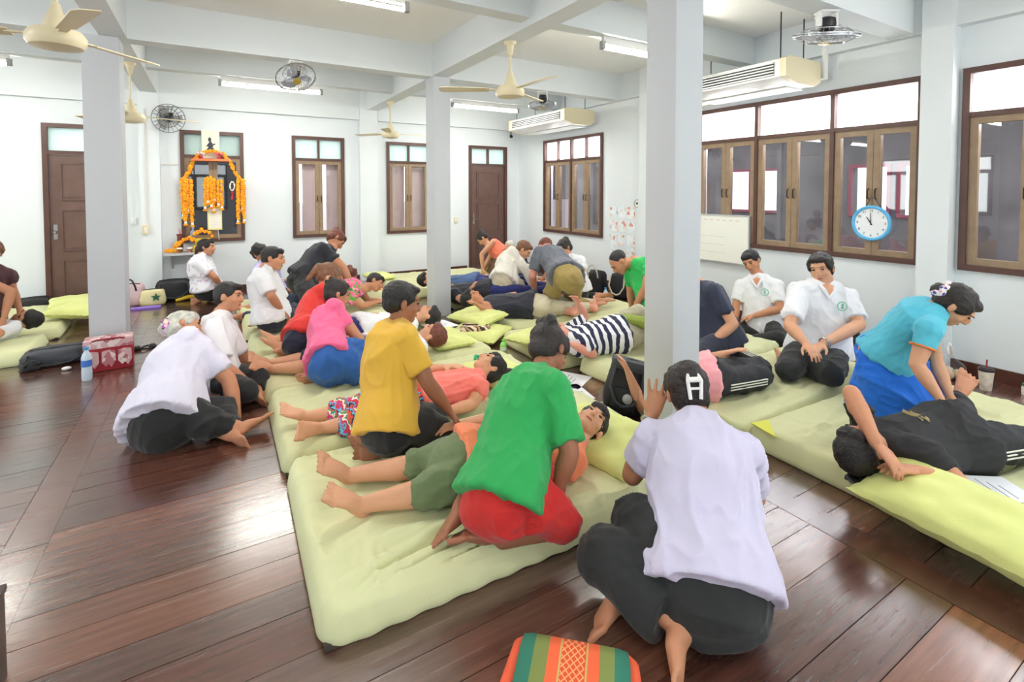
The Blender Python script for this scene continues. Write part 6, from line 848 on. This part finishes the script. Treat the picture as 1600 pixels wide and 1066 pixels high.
def person(q,idx):
    j={k:V3(v) for k,v in q['j'].items()}; S_=q['S']; fat=q.get('fat',1); det=q['det']; wide=q.get('wide',1)
    fr_=fat**.5
    pel,neck,head=j['pel'],j['neck'],j['head']; sp=nz(neck-pel); rt,ft=j['right'],j['front']; crt,cft=j['cright'],j['cfront']
    lo=min(j[k][2] for k in ('aL','aR','kL','kR','pel')); base=(pel[0],pel[1],max(0,lo-.05))
    root=empty('person',base,0,q['label'],'person')
    vb={2:.0056,1:.0095,0:.014}[det]; vc={2:.009,1:.013,0:.017}[det]
    SL=np.linalg.norm(neck-pel)
    # ---- body
    b=MB()
    def sk(t,o=0): # point on the spine, o outward bulge to the back
        r_=nz(rt*(1-t)+crt*t); f_=nz(ft*(1-t)+cft*t); return pel+(neck-pel)*t-f_*o*S_, r_
    prof=[(-.08,.10,.08,0),(.0,.165,.115,.0),(.3,.14,.10,.012),(.6,.155,.112,.03),(.85,.155,.094,.035),(.97,.085,.07,.015),(1.08,.055,.055,0)]
    pp=[];rr=[];ss=[]
    for t,a,d,o in prof:
        p,r_=sk(t,o); pp.append(p); k=fat if t<.8 else fr_; rr.append((a*k*S_,d*k*S_)); ss.append(r_)
    loft(b,pp,rr,ss,18)
    hd=nz(head-neck)
    cap(b,neck-hd*.03*S_,head-hd*.02*S_,.056*S_,.05*S_)
    for s in 'LR':
        k=1 if s=='R' else -1
        sh,el,wr=j['s'+s],j['e'+s],j['w'+s]
        cap(b,neck+hd*.035*S_,neck*.45+sh*.55,.042*S_,.04*S_)
        cap(b,neck-sp*.025*S_,sh,.044*S_,.048*S_*fr_)
        A=fr_*S_
        loft(b,[sh,sh*.5+el*.5,el],[(.047*A,.047*A),(.047*A,.047*A),(.038*A,.038*A)],crt,12)
        loft(b,[el,el*.65+wr*.35,wr],[(.038*A,.038*A),(.041*A,.04*A),(.026*A,.022*A)],crt,12)
        hp,kn,an,to=j['p'+s],j['k'+s],j['a'+s],j['t'+s]
        loft(b,[hp,hp*.5+kn*.5,kn],[(.088*A,.088*A),(.076*A,.076*A),(.056*A,.056*A)],rt,14)
        cv=nz(np.cross(nz(an-kn),rt)); 
        loft(b,[kn,kn*.7+an*.3,an*.65+kn*.35,an],[(.055*A,.055*A),(.054*A,.056*A),(.044*A,.044*A),(.034*A,.036*A)],rt,14)
        # foot
        sd=nz(an-kn); fd=nz(to-an); FL=.20*S_
        up=-sd-fd*((-sd)@fd)
        if np.linalg.norm(up)<.25: up=np.cross(fd,rt); up=up*(1 if up[2]<0 or abs(up[2])<.2 else -1)
        up=nz(up); si=nz(np.cross(fd,up)); 
        heel=an-up*.032*S_-fd*.035*S_; ball=an+fd*(FL*.66)-up*.045*S_
        loft(b,[heel,an+fd*.03*S_-up*.028*S_,(an+ball)/2-up*.004,ball],[(.032*S_,.034*S_),(.034*S_,.038*S_),(.040*S_,.031*S_),(.050*S_,.018*S_)],si,14)
        for i_ in range(5):
            o_=(i_-2)*.0225*S_*k; l_=(.056,.053,.048,.043,.037)[i_]*S_; r0=(.0128,.0092,.0088,.0084,.008)[i_]*S_
            q0=ball+si*(-o_)+fd*.004; cap(b,q0,q0+fd*l_*.6+up*.002,r0,r0,8); cap(b,q0+fd*l_*.6,q0+fd*l_-up*.004,r0,r0*.9,8)
        # hand
        if det>=0:
            H=j['h'+s]; n_=V3((0,0,-1)); n_=n_-H*(n_@H)
            if np.linalg.norm(n_)<.45: n_=-ft-H*((-ft)@H); 
            n_=nz(n_)
            if q['id']=='A' and s=='L': n_=nz(V3((.6,.5,0))-H*(V3((.6,.5,0))@H))
            sv=nz(np.cross(H,n_))*(-k)   # towards the thumb
            w0=wr+H*.008*S_; pc=wr+H*.085*S_
            loft(b,[wr,wr+H*.035*S_,pc],[(.025*S_,.02*S_),(.037*S_,.0175*S_),(.041*S_,.013*S_)],sv,12)
            cu=.35 if not(q['id']=='A' and s=='L') else .1
            for i_ in range(4):
                off=(1.5-i_)*.0195*S_; fl=(.068,.078,.073,.056)[i_]*S_; sp_=(1.5-i_)*.10*(2 if q['id']=='A' else 1)
                d1=nz(H+sv*sp_+n_*cu*.5); d2=nz(H+sv*sp_+n_*(cu*1.6)); d3=nz(H+sv*sp_+n_*(cu*2.8))
                a0=pc+sv*off-H*.006*S_; a1=a0+d1*fl*.45; a2=a1+d2*fl*.32; a3=a2+d3*fl*.23
                cap(b,a0,a1,.0096*S_,.009*S_,8); cap(b,a1,a2,.0088*S_,.008*S_,8); cap(b,a2,a3,.0078*S_,.007*S_,8)
            t0=wr+H*.025*S_+sv*.022*S_; t1=t0+nz(H*.6+sv*.75+n_*.25)*.045*S_; t2=t1+nz(H*.9+sv*.35+n_*.3)*.035*S_
            cap(b,t0,t1,.0135*S_,.0105*S_,8); cap(b,t1,t2,.010*S_,.008*S_,8)
    # head
    hf=j['hfront']; hu=j['hup']; hr=nz(np.cross(hf,hu)); HS=S_*1.0
    HMt=Matrix(((hr[0],hf[0],hu[0]),(hr[1],hf[1],hu[1]),(hr[2],hf[2],hu[2])))
    def hp_(x,y,z): return head+(hr*x+hf*y+hu*z)*HS
    def he(mb,c,r): mb.ell(hp_(*c),tuple(a*HS for a in r),HMt)
    he(b,(0,-.012,.03),(.074,.094,.082)); he(b,(0,.028,-.02),(.063,.066,.082)); he(b,(0,.05,-.078),(.036,.036,.03)); he(b,(0,.0,-.05),(.058,.06,.05))
    he(b,(0,.094,-.012),(.011,.02,.026)); he(b,(0,.1,-.027),(.017,.014,.011)); he(b,(0,.07,.03),(.055,.024,.014)); he(b,(0,.078,-.058),(.024,.014,.012))
    for k in (-1,1): he(b,(k*.076,-.012,-.008),(.010,.019,.032)); he(b,(k*.04,.056,-.03),(.024,.022,.02))
    remesh(b,'body',SK[q['skin']],root,base,vb,3 if det==2 else 1)
    # face marks
    fm=M('eye_dark',(40,28,26),.3); lm=M('lips',(178,92,86),.5)
    fc=MB()
    for k in (-1,1):
        e=MB(); e.ell(hp_(k*.031,.083,.008),(.0125*HS,.006*HS,.0055*HS),HMt,10,6); e.build('eye',fm,root,rel=base)
        e=MB(); e.ell(hp_(k*.032,.088,.028),(.018*HS,.006*HS,.0035*HS),HMt,10,6); e.build('eyebrow',HM['black'],root,rel=base)
    e=MB(); e.ell(hp_(0,.0885,-.058),(.021*HS,.006*HS,.006*HS),HMt,10,6); e.build('lips',lm,root,rel=base)
    # ---- hair
    h=MB(); st=q['hair']; T=.012
    if st in('buzz','fade'): he(h,(0,-.022,.04),(.079,.092,.08)); 
    elif st=='short': he(h,(0,-.022,.042),(.086,.098,.085)); he(h,(0,-.05,.0),(.078,.06,.06)); he(h,(0,.045,.078),(.062,.045,.03))
    else:
        he(h,(0,-.024,.04),(.086,.098,.086)); he(h,(0,-.048,-.01),(.079,.062,.07)); he(h,(0,.038,.076),(.064,.045,.032))
        for k in(-1,1): he(h,(k*.066,.01,.03),(.022,.05,.05))
        if st in('bun','updo'): he(h,(0,-.085,.085),(.05,.045,.045))
        if st=='updo': he(h,(0,-.06,.105),(.045,.06,.03)); he(h,(0,-.09,.02),(.06,.03,.06))
        if st=='messybun': he(h,(.0,-.05,.115),(.052,.05,.035)); he(h,(.03,-.075,.12),(.03,.03,.03)); he(h,(-.035,-.06,.125),(.026,.03,.03))
        if st in('bunlow','bunback'): he(h,(0,-.115,.0),(.045,.035,.042))
        if st=='pony': he(h,(0,-.12,.03),(.034,.034,.036)); cap(h,hp_(0,-.13,.02),hp_(0,-.135,-.12),.033*HS,.02*HS)
        if st=='ponylow': he(h,(0,-.105,-.01),(.034,.034,.036)); cap(h,hp_(0,-.11,-.01),hp_(0,-.12,-.15),.036*HS,.022*HS)
        if st=='ponyside': cap(h,hp_(0,-.08,.09),hp_(.03,-.12,.2),.03*HS,.015*HS)
        if st=='curly':
            rnd=random.Random(idx)
            for _ in range(26):
                a=rnd.uniform(0,6.28); z=rnd.uniform(-.3,1); r0=math.sqrt(max(0,1-z*z)); y_=math.sin(a)*r0
                if y_>.55: continue
                he(h,(math.cos(a)*r0*.085,y_*.095-.025,.04+z*.085),(.026,.026,.026))
    if st!='bald': remesh(h,'hair',HM[q['hc']],root,base,vb*1.1,1,wr=.004 if st not in('buzz','fade') else .001,wf=28,seed=idx)
    # ---- shirt
    c=MB(); e_=.022*S_; hem=q.get('hem',.05); slv=q['slv']; L0=-hem*1.2
    prof=[(L0,.192,.156,0),(.05,.188,.150,0),(.3,.160,.122,.012),(.6,.165,.125,.03),(.84,.166,.119,.035),(.94,.116,.098,.018),(1.03,.066,.062,.004)]
    pp=[];rr=[];ss=[]
    for t,a,d,o in prof:
        p,r_=sk(t,o); pp.append(p); k=fat if t<.8 else fr_; rr.append(((a+.004)*k*S_,(d+.004)*k*S_)); ss.append(r_)
    loft(c,pp,rr,ss,20,(0,0))
    sw=1 if slv>0 else 0
    if sw:
        for s in 'LR':
            sh,el,wr=j['s'+s],j['e'+s],j['w'+s]; A=fr_*S_
            cap(c,neck-sp*.03*S_,sh,.068*S_,.070*A); cap(c,neck+hd*.01*S_,neck*.45+sh*.55,.062*S_,.064*S_)
            f1=min(1,slv); q1=sh+(el-sh)*f1; loose=.062 if slv>=.7 else .056
            if slv<=1: loft(c,[sh,sh*.5+q1*.5,q1],[(.066*A,.066*A),((loose+.002)*A,(loose+.002)*A),(loose*A,loose*A)],crt,14,(1,0))
            else:
                loft(c,[sh,el],[(.066*A,.066*A),(.052*A,.052*A)],crt,14,(1,1)); q2=el+(wr-el)*min(1,(slv-1)*1.8); loft(c,[el,q2],[(.052*A,.052*A),(.038*A,.038*A)],crt,14,(1,0))
    wr_={2:.0125,1:.0135,0:.012}[det]
    remesh(c,'shirt',CL[q['shirt']],root,base,vc,2,wr=wr_,wf=8.5,seed=idx*3+1,ax=sp)
    if q['shirt'] in('white_blouse','white_lilac','white_cotton','pink','yellow','turquoise') and det>0 and q['id'] not in 'XWR5KC':
        col={'pink':(150,120,130),'turquoise':(232,120,60)}.get(q['shirt']); cm=M('collar_'+q['shirt'],col,.8) if col else CL[q['shirt']]
        p,r_=sk(1.01,.006); pts=[]
        for a in range(0,360,24):
            u=R_(a); fo=nz(np.cross(r_,sp)); pts.append(tuple(p+(r_*math.cos(u)*.068+fo*math.sin(u)*.064)*S_+sp*.012-fo*0))
        m_=MB(); m_.tube(pts,.011*S_,8,close=True); m_.build('collar',cm,root,rel=base)
    # ---- lower garment
    c=MB(); pl=q['plen']; skirt=q.get('skirt'); A=fr_*S_
    p0,_=sk(-.16); p1,_=sk(.10)
    loft(c,[p0,pel,p1],[(.15*fat*S_,.118*fat*S_),(.172*fat*S_,.13*fat*S_),(.13*fat*S_,.10*fat*S_)],rt,18,(.8,0))
    W_=wide*(1.25 if skirt else 1)
    for s in 'LR':
        hp,kn,an=j['p'+s],j['k'+s],j['a'+s]
        loft(c,[hp,hp*.5+kn*.5,kn],[(.092*A,.092*A),(.090*A*W_,.090*A*W_),(.072*A*W_,.072*A*W_)],rt,14,(1,1))
        if pl>.03:
            e1=kn+(an-kn)*pl; w1=.066*A*W_; w2=(.052+.012*(wide>1))*A*W_*(1.1 if pl<.5 else 1)
            loft(c,[kn,e1],[(w1,w1),(w2,w2)],rt,14,(1,0))
    if skirt==2:
        dn=V3((pel[0],pel[1],.15))*.6+V3((*((j['kL']+j['kR'])/2)[:2],.15))*.4; loft(c,[pel,(pel+dn)/2,dn],[(.17,.14),(.22,.19),(.27,.23)],rt,22,(.3,0))
    if skirt:
        km=(j['kL']+j['kR'])/2; wd=np.linalg.norm(j['kL']-j['kR'])/2+.06; loft(c,[pel,km],[(.17*fat*S_,.12*S_),(max(.13,wd)*S_,.085*S_)],rt,16,(.6,.8))
        am=(j['aL']+j['aR'])/2; am=km+(am-km)*pl; loft(c,[km,am],[(max(.13,wd)*S_,.08*S_),(.13*S_,.06*S_)],rt,16,(.6,.5))
    lowname='skirt' if skirt else ('shorts' if pl<.3 else 'trousers')
    remesh(c,lowname,CL[q['pants']],root,base,vc,3,wr=.012 if not skirt else .018,wf=8,seed=idx*3+2,ax=rt)
    # ---- extras
    if q['pants']=='track':
        wm=M('white_tape',(225,225,215),.7)
        for s in 'LR':
            k=1 if s=='R' else -1; hp,kn,an=j['p'+s],j['k'+s],j['a'+s]
            for dd in (-.018,0,.018):
                pts=[]
                for a_,b_,ra,rb in ((hp,kn,.104,.076),(kn,an,.074,.055)):
                    t_=nz(b_-a_); 
                    for u in (0.1,.35,.6,.9):
                        r=(ra+(rb-ra)*u)*A; o=nz(rt*k-t_*((rt*k)@t_)); u2=np.cross(t_,o); pts.append(tuple(a_+(b_-a_)*u+o*(r+.004)+u2*dd))
                m_=MB(); m_.tube(pts,.0042,5); m_.build('side_stripe',wm,root,rel=base)
    for key,mt in (('watch',M('steel_watch',(210,212,216),.25,metal=.9)),('bracelet',M('orange_band',(244,120,40),.6))):
        if q.get(key):
            s=q[key]; w=j['w'+s]; d=nz(j['w'+s]-j['e'+s]); w=w-d*.02*S_; x=nz(np.cross(d,V3((.3,.2,.9)))); y=np.cross(d,x)
            m_=MB(); m_.tube([tuple(w+(x*math.cos(R_(a))+y*math.sin(R_(a)))*.033*fr_*S_) for a in range(0,360,24)],.007,8,close=True)
            if key=='watch': m_.ell(w+x*.034*fr_,(.014,.014,.014))
            m_.build('wristwatch' if key=='watch' else 'bracelet',mt,root,rel=base)
    if q.get('clip'):
        m_=MB(); wm=M('white_plastic',(240,240,240),.3)
        for k in(-1,1): m_.tube([tuple(hp_(k*.012,-.105,.11)),tuple(hp_(k*.026,-.135,.07)),tuple(hp_(k*.02,-.13,.0))],.008,8)
        m_.tube([tuple(hp_(-.024,-.138,.075)),tuple(hp_(.024,-.138,.075))],.012,8); m_.tube([tuple(hp_(-.026,-.132,.04)),tuple(hp_(.026,-.132,.04))],.006,8)
        m_.build('hair_clip',wm,root,rel=base)
    if q.get('scrunchie'):
        sm=patt('scrunchie_%d'%q['scrunchie'],blotch(60,[(0,(230,190,214)),(.35,(200,90,190)),(.55,(236,236,190)),(.8,(60,100,70))] if q['scrunchie']==1 else [(0,(246,236,240)),(.7,(226,170,190)),(.9,(60,90,170))]))
        m_=MB(); c0=hp_(0,-.105,.012)
        m_.tube([tuple(c0+(hr*math.cos(R_(a))*.048+hu*math.sin(R_(a))*.044-hf*.012*math.sin(R_(a*5)))*HS) for a in range(0,360,15)],.019*HS,8,close=True)
        m_.build('scrunchie',sm,root,rel=base)
    if q['id'] in 'XW':
        def Q(t,o,x,d): p,_=sk(t,o); return p+crt*x*S_+cft*d*S_
        vb_=Q(.80,.033,0,.128*fat); tr=[Q(.92,.02,.034,.116*fr_),Q(1.03,.004,.06,.03)]; tl=[Q(.92,.02,-.034,.116*fr_),Q(1.03,.004,-.06,.03)]
        m_=MB(); m_.tube([tuple(a) for a in [vb_,tr[0],tr[1],Q(1.05,.004,.04,-.05),Q(1.05,.004,-.04,-.05),tl[1],tl[0],vb_]],.011*S_,8); m_.build('collar',CL[q['shirt']],root,rel=base)
        ctr=Q(.97,.012,0,.10); ctr2=Q(1.04,.004,0,.06)
        m_=MB(); m_.add([tuple(a) for a in (vb_,tr[0],tr[1],ctr2,tl[1],tl[0],ctr)],[(0,1,6),(1,2,6),(2,3,6),(3,4,6),(4,5,6),(5,0,6)]); m_.build('open_neckline',SK[q['skin']],root,rel=base)
    if q.get('badge'):
        p,r_=sk(.72,0); fo=cft; cc=p+fo*(.125*fat*S_)-crt*.075*S_
        m_=MB(); pts=[tuple(cc+(crt*math.cos(R_(a))+sp*math.sin(R_(a)))*.034) for a in range(0,360,20)]
        m_.tube(pts,.004,6,close=True); m_.tube([tuple(cc+sp*.02+fo*.004),tuple(cc-sp*.02+fo*.004)],.008,6); m_.build('badge',M('green_badge',(130,200,176),.7),root,rel=base)
    if q['id']=='Y':
        om=M('orange_trim',(240,128,60),.8)
        for s in 'LR':
            sh,el=j['s'+s],j['e'+s]; d=nz(el-sh); c0=sh+(el-sh)*q['slv']; x=nz(np.cross(d,V3((.3,.2,.9)))); y=np.cross(d,x)
            m_=MB(); m_.tube([tuple(c0+(x*math.cos(R_(a))+y*math.sin(R_(a)))*.056*A) for a in range(0,360,20)],.007,8,close=True); m_.build('sleeve_cuff',om,root,rel=base)
    if q['id']=='F':
        m_=MB(); c0=hp_(0,-.118,.09); m_.tube([tuple(c0+(hr*math.cos(R_(a))*.032+hu*math.sin(R_(a))*.03)*HS) for a in range(0,300,20)],.009,8); m_.build('hair_clasp',M('tan_plastic',(196,150,96),.35),root,rel=base)
    if q['id']=='E':
        m_=MB(); p,_=sk(.12); m_.tube([tuple(p+(rt*math.cos(R_(a))*.165+ft*math.sin(R_(a))*.125)*fat) for a in range(0,360,15)],.022,8,close=True); m_.build('waistband',patt('waist_print',blotch(70,[(0,(30,34,44)),(.6,(220,220,220)),(.8,(30,34,44))])),root,rel=base)
    if q['id']=='Z':
        p,r_=sk(.55,-.0); m_=MB(); gm=M('gold_print',(176,160,110),.6)
        for dd,ln in((0,.07),(.022,.055),(-.022,.05)):
            pts=[tuple(p+cft*.126+sp*(dd+.01*math.sin(a*1.1))+rt*ln*(a/3-1)) for a in range(7)]; m_.tube(pts,.004,5)
        m_.build('chest_print',gm,root,rel=base)
    if q['id']=='B':
        p,r_=sk(.93,.0); m_=MB()
        for dd in(0,.012): m_.tube([tuple(p-cft*.098+sp*(dd-.02)+crt*(a-3)*.018) for a in range(7)],.0035,5)
        m_.build('back_print',M('yellow_print',(170,214,60),.7),root,rel=base)
    return root
for i,q in enumerate(PEOPLE): person(q,i)
flush()
